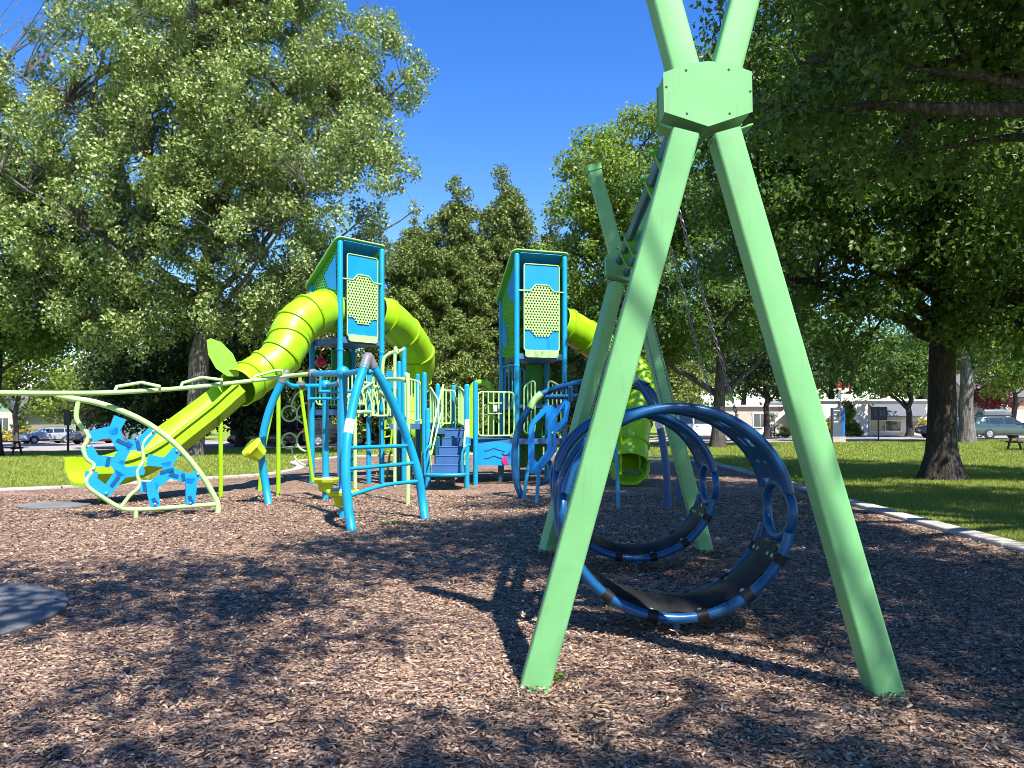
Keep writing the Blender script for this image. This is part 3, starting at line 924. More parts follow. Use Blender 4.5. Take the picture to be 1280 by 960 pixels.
# deck under the upper floor of the left tower
deck([tuple(TL(u, v, 0).xy) for u, v in ((0.02, 0.02), (0.98, 0.02), (0.98, 0.98), (0.02, 0.98))], 1.85)
t0, t1, t2, t3 = TL(0, 0, 0), TL(1, 0, 0), TL(1, 1, 0), TL(0, 1, 0)
railing(((t0.x+0.1, t0.y+0.02), (t1.x-0.1, t1.y-0.05)), 1.98, 2.75, 9)
railing(((t3.x+0.1, t3.y), (t2.x-0.1, t2.y-0.1)), 1.98, 2.75, 9)
railing(((t1.x+0.06, t1.y+0.06), (t2.x-0.0, t2.y-0.1)), 1.98, 2.75, 8)
# railing runs of the low decks
railing(((-2.62, 18.85), (-2.22, 18.8)), 1.62, 2.5, 5, zs=(1.62, 2.62, 1.56, 2.52))
railing(((-2.05, 20.9), (-1.55, 21.0)), 1.5, 2.4, 4)
railing(((-1.45, 20.9), (-1.08, 19.3)), 1.5, 2.4, 8, zs=(1.5, 2.52, 1.4, 2.2))
railing(((-0.84, 18.85), (0.05, 19.25)), 1.20, 2.28, 7)
railing(((-2.2, 20.6), (-1.9, 19.8)), 1.5, 2.5, 5, zs=(1.5, 2.5, 1.5, 2.1))
# little bead counter in the railing
bc = MB().box((P(619, 517, 18.95)), (0.34, 0.05, 0.03)).box(P(619, 504, 18.95), (0.34, 0.05, 0.03))
o = bc.build('counter_frame', M['pale_green'], ps)
MB().box(P(619, 510.5, 18.93), (0.10, 0.07, 0.17)).build('counter_bead', M['sticker'], o)
# rounded pipe rails beside the right tower and its lower levels
for (ax, ay), (bx, by), zz in (((0.30, 19.36), (0.58, 19.42), (1.25, 2.45, 1.25, 2.62)), ((0.92, 19.52), (1.25, 19.62), (1.25, 2.62, 1.25, 2.45))):
    railing(((ax, ay), (bx, by)), 0, 0, 3, zs=zz, corner=0.13)
t0, t1, t2, t3 = TR(0, 0, 0), TR(1, 0, 0), TR(1, 1, 0), TR(0, 1, 0)
railing(((t3.x+0.08, t3.y), ((t2.x+t3.x)/2, (t2.y+t3.y)/2)), 1.9, 3.0, 5, 'blue')
railing(((t0.x-0.02, t0.y+0.1), (t3.x+0.02, t3.y-0.1)), 1.9, 3.0, 4, 'blue')
deck([tuple(TR(u, v, 0).xy) for u, v in ((0.02, 0.02), (0.98, 0.02), (0.98, 0.98), (0.02, 0.98))], 1.98, 0.08)
# moulded green climbing wall behind the right tower
q0 = (t2+t3)/2
cw = MB().prism([V((q0.x+x, q0.y+0.12+x*0.3, z)) for x, z in ((-0.12, 0.3), (0.5, 0.3), (0.5, 3.1), (0.1, 3.1), (-0.12, 2.4))], 0.05).build('climbing_wall', M['dark_green'], ps, True, 30)
for x, z in ((0.05, 0.8), (0.3, 1.05), (0.1, 1.4), (0.36, 1.7), (0.08, 2.0), (0.33, 2.35), (0.2, 2.7)):
    MB().ball((q0.x+x, q0.y+0.08+x*0.3, z), 0.05, 10, 0.7).build('hand_hold', M['panel_green'], cw)
q0 = TL(0.5, 1, 0)
cw = MB().prism([V((q0.x+x, q0.y+0.1+x*1.0, z)) for x, z in ((-0.05, 1.9), (0.35, 1.9), (0.35, 3.4), (-0.05, 3.4))], 0.05).build('climbing_wall', M['dark_green'], ps, True, 30)
# red talk ball hanging below the left tower floor
q = P(401, 453, 19.6)
MB().ball(q, 0.15, 14, 0.8).tube([q, q+V((0, 0, 0.9))], 0.02, 8).build('spinner', M['red'], ps)

# ---- stairs with landing
st = MB()
a = V((-0.93, 19.0, 0)); 
sx0, sx1 = -1.82, -1.14
nst = 5
for k in range(nst):
    y = 17.62+0.30*k; z0 = 0.36+0.20*k
    x0 = sx0+0.075*k*0.6; x1 = sx1
    st.box(((x0+x1)/2, y+0.012, z0+0.10), (x1-x0, 0.024, 0.2))
    st.box(((x0+x1)/2, y+0.15, z0+0.19), (x1-x0, 0.32, 0.024))
    for xx in (x0, x1):
        st.box((xx, y+0.15, z0+0.08), (0.02, 0.30, 0.24))
stairs = st.build('stairs', M['slate'], ps, True, 30)
# lower landing with a rolled edge and hoop rails
ld = [(-1.97, 17.9), (-1.97, 17.45), (-1.86, 17.3), (-1.5, 17.22), (-1.16, 17.3), (-1.07, 17.45), (-1.07, 17.9)]
land = MB().prism([V((x, y, 0.33)) for x, y in ld], 0.06).build('landing', M['slate'], ps, True, 30)
MB().tube(spline([V((x, y, 0.35)) for x, y in ld[1:-1]], 4), 0.04, 10).build('landing_edge', M['blue'], land)
for x, sg in ((-1.98, 1), (-1.13, 1)):
    MB().tube(spline([(x, 17.5, 0.36), (x-0.01, 17.5, 0.8), (x+0.07, 17.55, 0.98), (x+0.17, 17.62, 1.02)], 5), 0.026, 10).build('grab_rail', M['blue'], land)
# stair handrails
for x in (-1.88, -1.10):
    lo = V((x, 17.75, 0.55)); hi = V((x+0.05*(x < -1.5)*3, 19.1, 1.45))
    MB().tube(spline([lo+V((0, 0, 0)), lo+V((0, 0, 0.55)), hi+V((0, 0, 0.95)), hi+V((0, 0.05, 0.75)), hi], 6), 0.024, 10).tube([lo+V((0, 0.1, 0.22)), hi+V((0, -0.05, 0.42))], 0.02, 8).build('handrail', M['pale_green'], ps)
# perforated dark stems below the decks
for px, Y in ((536, 18.4), (547, 18.3), (566, 18.6), (513, 20.2), (497, 20.0), (625, 19.8), (648, 20.4)):
    q = P(px, 527, Y); MB().box((q.x, q.y, 0.55), (0.1, 0.1, 1.3)).build('stem', M['teal'], ps)
# ---- blue play panel under the low deck: a sleepy animal face
y0 = 18.95
c = P(620, 567, y0)
w2, h2 = 0.48, 0.29
pp = [V((c.x-w2, y0, c.z-h2)), V((c.x+w2, y0, c.z-h2)), V((c.x+w2, y0, c.z+h2*0.72))]
pp += [V((c.x+w2-w2*2*k/8, y0, c.z+h2*0.72+0.09*math.sin(math.pi*k/8))) for k in range(1, 8)]+[V((c.x-w2, y0, c.z+h2*0.72))]
fp = MB().prism(pp, 0.025).build('play_panel', M['web_blue'], ps, True, 30)
mb = MB()
for dz in (0.07, -0.12):
    mb.tube(spline([(c.x-0.3, y0-0.016, c.z+dz), (c.x-0.18, y0-0.016, c.z+dz+0.01), (c.x-0.06, y0-0.016, c.z+dz+0.06), (c.x+0.08, y0-0.016, c.z+dz+0.02), (c.x+0.22, y0-0.016, c.z+dz-0.02)], 4), 0.009, 6)
mb.tube(spline([(c.x+0.16, y0-0.018, c.z+0.02), (c.x+0.2, y0-0.018, c.z-0.03), (c.x+0.28, y0-0.018, c.z-0.03), (c.x+0.34, y0-0.018, c.z+0.0)], 4), 0.014, 6)
mb.build('engraving', M['line_and_shade'], fp)
MB().prism(spline([V((c.x+0.19+x, y0-0.03, c.z-0.17+z)) for x, z in ((0, 0.1), (0.07, 0.09), (0.08, 0.02), (0.12, -0.06), (0.07, -0.1), (0.0, -0.08), (-0.04, 0.02))], 4, True), 0.035).build('pink_knob', M['pink'], fp)
# ---- pale green curved climbers at the left tower
lc = MB()
q = P(372, 527, 19.6)
def ring(px, py, rpx, Y=19.6, a0=0, a1=360):
    cc = P(px, py, Y); rr = rpx*Y/FPX
    full = abs(a1-a0) >= 360
    pts = [cc+V((rr*math.cos(R(a0+(a1-a0)*k/24)), 0, rr*math.sin(R(a0+(a1-a0)*k/24)))) for k in range(24 if full else 25)]
    lc.tube(pts, 0.026, 8, closed=full)
ring(362, 517, 9.5); ring(362, 551, 9.5)
ring(384, 517, 13, a0=90, a1=270); ring(384, 551, 13, a0=90, a1=270)
ring(387, 508, 22, a0=95, a1=178); ring(387, 560, 22, a0=182, a1=268)
lc.tube([P(386, 484, 19.6), P(386, 582, 19.6)], 0.028, 8)
for yy in (526, 541): lc.box(P(389, yy, 19.7), (0.14, 0.07, 0.05))
lc.build('loop_climber', M['pale_green'], ps)
# arched ladder of looping bars
al = MB()
for k in range(6):
    x0 = 436+k*7.5
    Y = 18.3+0.18*k
    al.tube(spline([P(x0-3, 521, Y), P(x0+1, 500, Y), P(x0+10, 482, Y), P(x0+20, 500, Y), P(x0+22, 520, Y)], 5), 0.022, 8)
al.tube(spline([P(434, 497, 18.3), P(455, 478, 18.5), P(478, 492, 18.8), P(486, 505, 19.0)], 5), 0.03, 8)
al.tube(spline([P(436, 507, 18.3), P(452, 488, 18.3), P(466, 478, 18.6)], 5), 0.03, 8)
al.tube(spline([P(467, 500, 18.5), P(467, 517, 18.5), P(470, 519.5, 18.5), P(482, 519.5, 18.5), P(485, 517, 18.5), P(485, 498, 18.5)], 4), 0.026, 8)
al.build('arched_ladder', M['pale_green'], ps)
# light green frame legs with a bend
for pts in ([P(470, 474.5, 16.2), P(500, 474, 14.6), P(507, 475.5, 14.45), P(510, 481, 14.4), V((P(510, 527, 14.4).x, 14.4, -0.1))],
            [P(478, 471, 18.4), P(479, 452, 18.4), P(484, 444, 18.4), P(498, 437, 18.4)],
            [V((P(493.5, 527, 18.4).x, 18.4, -0.1)), P(493.5, 450, 18.4), P(496, 441, 18.4), P(504, 437, 18.7)],
            [V((P(444, 527, 16.8).x, 16.8, -0.1)), P(444, 521, 16.8), P(446, 516.5, 16.8), P(450, 515, 16.8), P(462, 515, 17.3)]):
    MB().tube(spline(pts, 4), 0.042, 10).build('frame_pipe', M['pale_green'], ps)
# lime helix ladder at the back
hl = MB()
for sx in (0, 9):
    hl.tube(spline([P(474+sx, 598, 20.5), P(479+sx, 560, 20.5), P(482+sx, 525, 20.5)], 4), 0.03, 8)
for k in range(6):
    hl.tube([P(470+k*1.2, 592-11*k, 20.4), P(488+k*1.2, 588-11*k, 20.6)], 0.022, 8)
hl.build('back_ladder', M['lime'], ps)
rl = MB()
for k in range(9):
    rl.tube([P(436, 590-9*k, 18.9), P(446, 590-9*k, 18.9)], 0.02, 6)
rl.tube([P(441, 600, 18.95), P(441, 515, 18.95)], 0.04, 10)
rl.build('rung_pole', M['teal'], ps)
# blue infill plates on the mid level
MB().prism([P(483, 464, 19.6), P(497, 464, 19.6), P(497, 486, 19.6), P(483, 486, 19.6)], 0.03).build('infill_panel', M['panel_blue'], ps, False)
MB().prism([P(484, 497, 19.7), P(499, 497, 19.7), P(499, 522, 19.7), P(484, 522, 19.7)], 0.03).build('infill_panel', M['panel_blue'], ps, False)
# yellow green hood of the slide entrance seen between the posts
hd = MB()
cc = P(602, 515, 20.9)
for sx in (-0.28, 0.28):
    hd.box((cc.x+sx, 20.9, 1.75), (0.13, 0.2, 1.35))
hd.tube(spline([(cc.x-0.3, 20.9, 2.35), (cc.x-0.2, 20.9, 2.55), (cc.x, 20.9, 2.62), (cc.x+0.2, 20.9, 2.55), (cc.x+0.3, 20.9, 2.35)], 4), 0.085, 12)
hd.build('slide_hood', M['lime'], ps)
# pink-red bench seats of the spinner behind the deck
for px, w_ in ((672, 0.9), (518, 0.7)):
    q = P(px, 554, 23.5)
    MB().lathe([(0.05, -0.9), (0.05, -0.1), (w_*0.9, -0.06), (w_, 0.0), (w_*0.97, 0.06), (w_*0.8, 0.02)], q, 24).build('round_seat', M['pink'], ps, True, 40)

# ---------------------------------------------------------------- overhead climber (arched legs, rail, web, pods)
oc = thing('overhead_climber', 'blue arched climber with pale green overhead rail, blue web panel and lime step pods', 'climber', (-4, 13, 0))
Y1, Y2, Y3 = 11.0, 12.35, 14.6
leg1 = spline([G(440, 664, 0.0)+V((0.02, 0, -0.12)), P(436, 640, Y1), P(432.5, 600, Y1+0.05), P(433, 560, Y1+0.15), P(438, 525, Y1+0.3), P(446, 487, Y1+0.45), P(456, 457, Y1+0.58)], 6)
leg2 = spline([G(531, 649, 0.0)+V((0.02, 0, -0.12)), P(528, 625, Y2), P(522, 590, Y2-0.05), P(512, 557, Y2-0.1), P(499, 522, Y2-0.25), P(481, 483, Y2-0.45), P(464, 455, Y2-0.62)], 6)
MB().tube(leg1, 0.070, 18).build('arched_leg', M['blue'], oc)
MB().tube(leg2, 0.070, 18).build('arched_leg', M['blue'], oc)
ap = P(460, 448, 11.7)
MB().tube(spline([leg1[-2], leg1[-1].lerp(ap, 0.7)+V((0, 0, 0.03)), ap, leg2[-1].lerp(ap, 0.7)+V((0, 0, 0.03)), leg2[-2]], 5), 0.077, 16).build('apex_clamp', M['clamp_grey'], oc)
leg3 = spline([G(336, 630, 0.0)+V((0.02, 0, -0.12)), P(333, 612, Y3), P(328, 580, Y3), P(327.5, 558, Y3), P(331, 533, Y3), P(340, 504, Y3), P(354, 474, Y3)], 6)
MB().tube(leg3, 0.073, 18).build('arched_leg', M['blue'], oc)
MB().tube([P(352, 478, Y3), P(358, 466, Y3), P(360, 462.5, Y3)], [0.08, 0.075, 0.03], 14).build('apex_clamp', M['clamp_grey'], oc)
# rungs between the two front legs
def near(path, z):
    return min(path, key=lambda p: abs(p.z-z))
for (pa, pb), bow in (((0.0, 1.17), 0), ((0, 0.89), 0), ((0, 0.50), 0)):
    a = near(leg1, pb); b = near(leg2, pb+(0.06 if pb < 0.6 else 0.01))
    mid = a.lerp(b, 0.5)+V((0, 0, 0.05 if pb < 0.6 else 0))
    MB().tube(spline([a, mid, b], 6), 0.030, 12).build('rung', M['blue'], oc)
q = leg1[int(len(leg1)*0.52)]
MB().tube([near(leg1, 1.38)+V((0, 0, 0)), near(leg1, 1.60)], 0.0722, 18).build('safety_sticker', M['sticker'], oc)
# pod posts with ball caps and step pods
for px, bot, top, ptop in ((407, 624, 482, 597), (428.5, 647, 466, 612)):
    g = G(px, bot)
    zt = P(px, top, g.y).z
    MB().tube([(g.x, g.y, -0.1), (g.x, g.y, zt)], 0.066, 18).build('post', M['blue'], oc)
    MB().ball((g.x, g.y, zt), 0.115, 18).build('ball_cap', M['blue'], oc)
    zp = P(px, ptop, g.y).z
    pod = MB().lathe([(0.10, -0.26), (0.13, -0.24), (0.16, -0.10), (0.26, -0.06), (0.28, -0.01), (0.26, 0.02), (0.10, 0.035)], (g.x, g.y-0.0, zp-0.02), 8).build('step_pod', M['pod_lime'], oc, True, 30)
    MB().lathe([(0.20, 0.0), (0.19, 0.012), (0.05, 0.016)], (g.x, g.y, zp+0.008), 24).build('grip_pad', M['steel'], pod)
c = P(319, 563, 14.4)
MB().lathe([(0.12, -0.16), (0.15, -0.14), (0.2, 0.04), (0.235, 0.10), (0.21, 0.13), (0.08, 0.14)], c, 8, (-0.55, -0.5, 0.65)).build('step_pod', M['pod_lime'], oc, True, 30)
MB().tube([P(327, 563, Y3), c], 0.05, 10).build('pod_arm', M['blue'], oc)
# blue cross pipes with grey clamps
MB().tube(spline([P(357, 477, Y3), P(364, 482, 14.7), P(376, 482.5, 14.9), P(407, 482, 15.3), P(424, 479, 14.6)], 6), 0.045, 12).build('cross_pipe', M['blue'], oc)
MB().tube([P(391, 467, 13.6), P(410, 467, 13.0), P(429, 466.5, 12.4)], 0.052, 12).build('cross_pipe', M['blue'], oc)
MB().tube(spline([P(429, 467, 12.4), P(444, 465, 12.0), P(455, 462, 11.75), P(461, 465, 11.7), P(468, 463, 11.8)], 5), 0.045, 12).build('cross_pipe', M['blue'], oc)
for p, ax in ((P(391, 467, 13.6), (1, -1, 0)), (P(424, 479, 14.6), (1, 0.3, 0)), (P(376, 480, 14.9), (0, 0, 1))):
    MB().lathe([(0.05, -0.05), (0.085, -0.03), (0.085, 0.03), (0.05, 0.05)], p, 14, ax).build('pipe_clamp', M['clamp_grey'], oc)
MB().tube([P(375, 472, 14.9), P(375, 480, 14.9), P(391, 602, 15.1)], 0.036, 10).build('lime_pole', M['lime'], oc)
for (xa, xb, yy, Y) in ((400, 445, 489.5, 12.8), (386, 424, 498.5, 14.9)):
    MB().tube([P(xa, yy, Y), P(xb, yy-0.5, Y)], 0.028, 10).build('rung', M['blue'], oc)
MB().tube([P(400, 489.5, 12.8), P(401, 470, 12.8)], 0.026, 8).tube([P(386, 500, 14.9), P(386, 483, 14.9)], 0.026, 8).build('hanger_rod', M['blue'], oc)
# overhead rail, running off to the left of the picture
rail = spline([P(391, 467, 13.6), P(355, 470.5, 13.9), P(318, 475.5, 13.7), P(270, 481, 13.3), P(225, 485.5, 12.9), P(180, 488.5, 12.4), P(130, 491, 11.9), P(70, 491.5, 11.3), P(0, 491, 10.7), P(-80, 488, 10.1), P(-170, 487, 9.7)], 6)
MB().tube(rail, 0.037, 14).build('overhead_rail', M['pale_green'], oc)
g = rail[-1]; MB().tube([(g.x, g.y, -0.1), (g.x, g.y, g.z)], 0.065, 14).build('post', M['blue'], oc)
for (a, b, c, d, e, Ya, Yb) in (((143, 490), (146, 483.5), (177, 478), (199, 483), (200, 489), 12.05, 12.6), ((225, 486), (228, 479), (252, 471.5), (277, 475), (277, 482), 12.9, 13.35), ((315, 476), (320, 470), (345, 463), (352, 463), (353, 470), 13.65, 13.9)):
    ys = [Ya+(Yb-Ya)*k/4 for k in range(5)]
    MB().tube([P(*p, y) for p, y in zip((a, b, c, d, e), ys)], 0.024, 10).build('hand_grip', M['pale_green'], oc)
# web panel: vertical plane through two ground points
wa, wb = G(95, 652), G(272, 641)
def W(px, py):
    # plane through wa, wb (vertical)
    dx, dy = wb.x-wa.x, wb.y-wa.y
    k = (px-640)/FPX
    # (k*Y-wa.x)*dy-(Y-wa.y)*dx=0
    Y = (wa.x*dy-wa.y*dx)/(k*dy-dx)
    return P(px, py, Y)
def cr(x, y): return W(x/3.694, 400+y/3.694)
wf = []
wf.append(MB().tube(spline([W(70, 494), cr(330, 362), cr(430, 378), cr(530, 408), cr(640, 455), cr(730, 510), cr(810, 575), cr(880, 650), cr(940, 730), cr(985, 805), cr(1005, 850), W(272.5, 643)], 5), 0.046, 14).build('web_arch', M['pale_green'], oc))
MB().tube(spline([cr(362, 372), cr(352, 440), cr(365, 480), cr(408, 530), cr(400, 565), cr(385, 590), cr(400, 640), cr(432, 665), cr(425, 700), cr(400, 735), cr(408, 770), cr(470, 815), cr(545, 862), cr(610, 875), cr(800, 865), cr(1000, 850)], 3), 0.036, 12).build('web_edge_pipe', M['pale_green'], oc)
MB().tube(spline([cr(712, 512), cr(660, 570), cr(662, 650), cr(632, 700), cr(645, 765), cr(600, 810), cr(562, 860)], 4), 0.030, 12).build('web_middle_pipe', M['pale_green'], oc)
MB().tube([cr(628, 872), W(170, 652)], 0.036, 10).build('web_foot', M['pale_green'], oc)
strokes = [((415, 540), (525, 508)), ((555, 450), (525, 515), (555, 580)), ((585, 575), (640, 580), (705, 510)), ((400, 592), (440, 650), (540, 655)), ((540, 660), (590, 575)), ((540, 655), (560, 705), (650, 695)), ((560, 705), (490, 795), (430, 745)), ((425, 700), (418, 740)),
           ((680, 645), (770, 660), (810, 610)), ((770, 655), (780, 705), (700, 770)), ((645, 770), (700, 770), (715, 850)), ((780, 705), (880, 735), (915, 712)), ((885, 730), (878, 845))]
for sgm in strokes:
    mb = MB()
    pts = [cr(*p) for p in sgm]
    nrm = V((wb.y-wa.y, -(wb.x-wa.x), 0)).normalized()
    for i in range(len(pts)-1):
        a, b = pts[i], pts[i+1]
        d = (b-a).normalized(); s_ = nrm.cross(d)
        hw = 0.080
        j0 = 0.05 if i > 0 else 0; 
        mb.prism([a-s_*hw*1.15-d*j0, b-s_*hw*0.9+d*0.04, b+d*0.06, b+s_*hw*0.9+d*0.04, a+s_*hw*1.15-d*j0], 0.05-0.004*i)
    mb.build('web_plate', M['web_blue'], oc, True, 30)
for x, y in ((418, 545), (705, 515), (430, 690), (815, 605), (912, 712), (715, 850), (878, 845), (490, 800)):
    MB().lathe([(0.022, 0), (0.022, 0.012), (0.012, 0.02)], cr(x, y)-nrm*0.03*(1 if nrm.y > 0 else -1), 10, -nrm if nrm.y > 0 else nrm).build('bolt', M['steel'], oc)
# dark blue bands added across the plates, standing in for their bent faces
nf = nrm if nrm.y < 0 else -nrm
for (x0, y0), (x1, y1) in (((538, 552), (600, 582)), ((632, 556), (642, 606)), ((502, 632), (492, 680)), ((548, 722), (512, 768)), ((738, 705), (792, 690)), ((782, 712), (822, 722)), ((842, 708), (848, 742)), ((664, 748), (670, 792)), ((872, 812), (886, 845)), ((705, 822), (722, 848))):
    a, b = cr(x0, y0), cr(x1, y1)
    d = (b-a).normalized(); s_ = nf.cross(d)
    hw = 0.028
    c_ = nf*0.028
    MB().prism([a-s_*hw+c_, b-s_*hw+c_, b+s_*hw+c_, a+s_*hw+c_], 0.012).build('web_fold_band', M['hoop_blue'], oc, False)

# ---------------------------------------------------------------- hoop climber behind the swing
hc = thing('hoop_climber', 'cobalt blue hoop climber with hexagon plates and black net behind the swing', 'climber', (1.3, 14.6, 0))
def hz(x, y): return (640+x/4.8, 440+y/4.8)
YL, YR = 15.6, 13.7
lft = spline([V((G(653, 624).x, YL, -0.1)), P(*hz(62, 880), YL), P(*hz(24, 770), YL), P(*hz(14, 620), YL), P(*hz(32, 480), YL), P(*hz(80, 370), YL), P(*hz(112, 325), YL)], 5)
MB().tube(lft, 0.066, 14).build('hoop_leg', M['hoop_blue'], hc)
MB().tube(spline([P(*hz(108, 335), YL), P(*hz(135, 290), YL), P(*hz(178, 248), YL)], 5), 0.075, 14).build('elbow', M['pale_green'], hc)
MB().tube(spline([P(*hz(172, 254), YL), P(*hz(250, 222), YL), P(*hz(380, 190), 15.3), P(*hz(520, 160), 15.0), P(768, 472, 14.6), P(784, 468, 14.2)], 5), 0.062, 14).build('top_pipe', M['hoop_blue'], hc)
MB().tube(spline([P(*hz(200, 268), 16.4), P(*hz(330, 268), 16.3), P(*hz(500, 255), 16.0), P(770, 488, 15.5), P(800, 478, 15.0), P(822, 500, 14.8), P(826, 515, 14.8)], 5), 0.055, 12).build('top_pipe', M['hoop_blue'], hc)
MB().tube(spline([P(783, 468, 14.2), P(790, 471, 14.0), P(797, 478, YR)], 4), 0.072, 14).build('elbow', M['pale_green'], hc)
rgt = spline([P(796, 476.5, YR), P(806, 490, YR), P(817, 511, YR), P(825, 535, YR), P(831, 570, YR), P(834, 605, YR), V((P(835.5, 630, YR).x, YR, -0.1))], 5)
MB().tube(rgt, 0.066, 14).build('hoop_leg', M['hoop_blue'], hc)
MB().tube([near(rgt, 1.45), near(rgt, 1.62)], 0.0685, 14).build('safety_sticker', M['sticker'], hc)
for px, Y in ((849, 15.3),):
    MB().tube(spline([V((P(px, 527, Y).x, Y, -0.1)), P(px, 580, Y), P(px-3, 540, Y), P(px-14, 505, Y)], 4), 0.058, 12).build('hoop_leg', M['hoop_blue'], hc)
MB().tube(spline([P(*hz(352, 205), 15.3), P(*hz(352, 290), 15.4)], 2), 0.05, 10).build('spacer', M['hoop_blue'], hc)
lo = spline([P(*hz(150, 795), YL), P(*hz(215, 765), YL), P(*hz(235, 690), YL), P(*hz(210, 640), YL)], 5)
MB().tube(lo, 0.05, 10).build('hoop_brace', M['hoop_blue'], hc)
# net of black rope
nt_ = MB()
for k in range(7):
    a = P(690+k*16, 478-k*1.2, 15.4); b = P(686+k*19, 494-k*1.0, 16.2)
    nt_.tube([a, (a+b)/2+V((0, 0, -0.05)), b], 0.014, 6)
    if k < 6:
        c_ = P(700+k*16, 487-k*1.2, 15.8)
        nt_.tube([a, c_, P(686+(k+1)*19, 493-k*1.0, 16.2)], 0.012, 6)
for k in range(5):
    nt_.tube(spline([P(692+k*5, 495, 16.2), P(697+k*6, 520, 16.4), P(690+k*8, 548, 16.4)], 3), 0.012, 6)
nt_.tube(spline([P(686, 505, 16.3), P(705, 512, 16.4), P(725, 508, 16.4)], 4), 0.012, 6).tube(spline([P(684, 530, 16.3), P(705, 534, 16.4), P(725, 528, 16.4)], 4), 0.012, 6)
nt_.tube(spline([P(775, 489, 15.2), P(795, 484, 15.0), P(812, 479, 14.8)], 4), 0.018, 6)
nt_.build('rope_net', M['rope'], hc)
# hexagon plates
def hexplate(outer, inner, Y, Yb):
    def Q(p):
        t = (p[0]-outer[0][0])/200.0
        return P(*hz(*p), Y+(Yb-Y)*max(-1, min(1.5, t)))
    MB().prism([Q(p) for p in outer], 0.04, [[Q(p) for p in h] for h in inner]).build('hexagon_plate', M['web_blue'], hc, True, 30)
hexplate([(96, 722), (104, 440), (125, 405), (200, 322), (232, 318), (262, 340), (318, 284), (345, 300), (348, 330), (330, 420), (262, 490), (268, 590), (155, 738)],
         [[(132, 440), (210, 360), (218, 470), (214, 585), (150, 668), (132, 640)], [(262, 400), (318, 312), (322, 330), (312, 392), (264, 440)], [(236, 470), (250, 480), (248, 560), (236, 590)]], 15.3, 15.0)
for px, py, bx, by in ((659, 592, 653.5, 626), (673, 595, 670.5, 630)):
    g = G(bx, by)
    MB().tube([(g.x, g.y, -0.1), P(px, py, g.y), P(px+2, py-12, g.y+0.1)], 0.034, 10).build('plate_leg', M['blue'], hc)
hexplate([(560, 655), (590, 520), (632, 478), (630, 612)], [], 14.6, 14.4)
hexplate([(330, 640), (430, 500), (468, 380), (440, 360), (390, 500), (330, 560)], [], 14.9, 14.7)
for px, py, bx, by in ((770, 560, 773.5, 636), (748, 570, 744, 634)):
    g = G(bx, by)
    MB().tube([(g.x, g.y, -0.1), P(px, py, g.y)], 0.034, 10).build('plate_leg', M['blue'], hc)
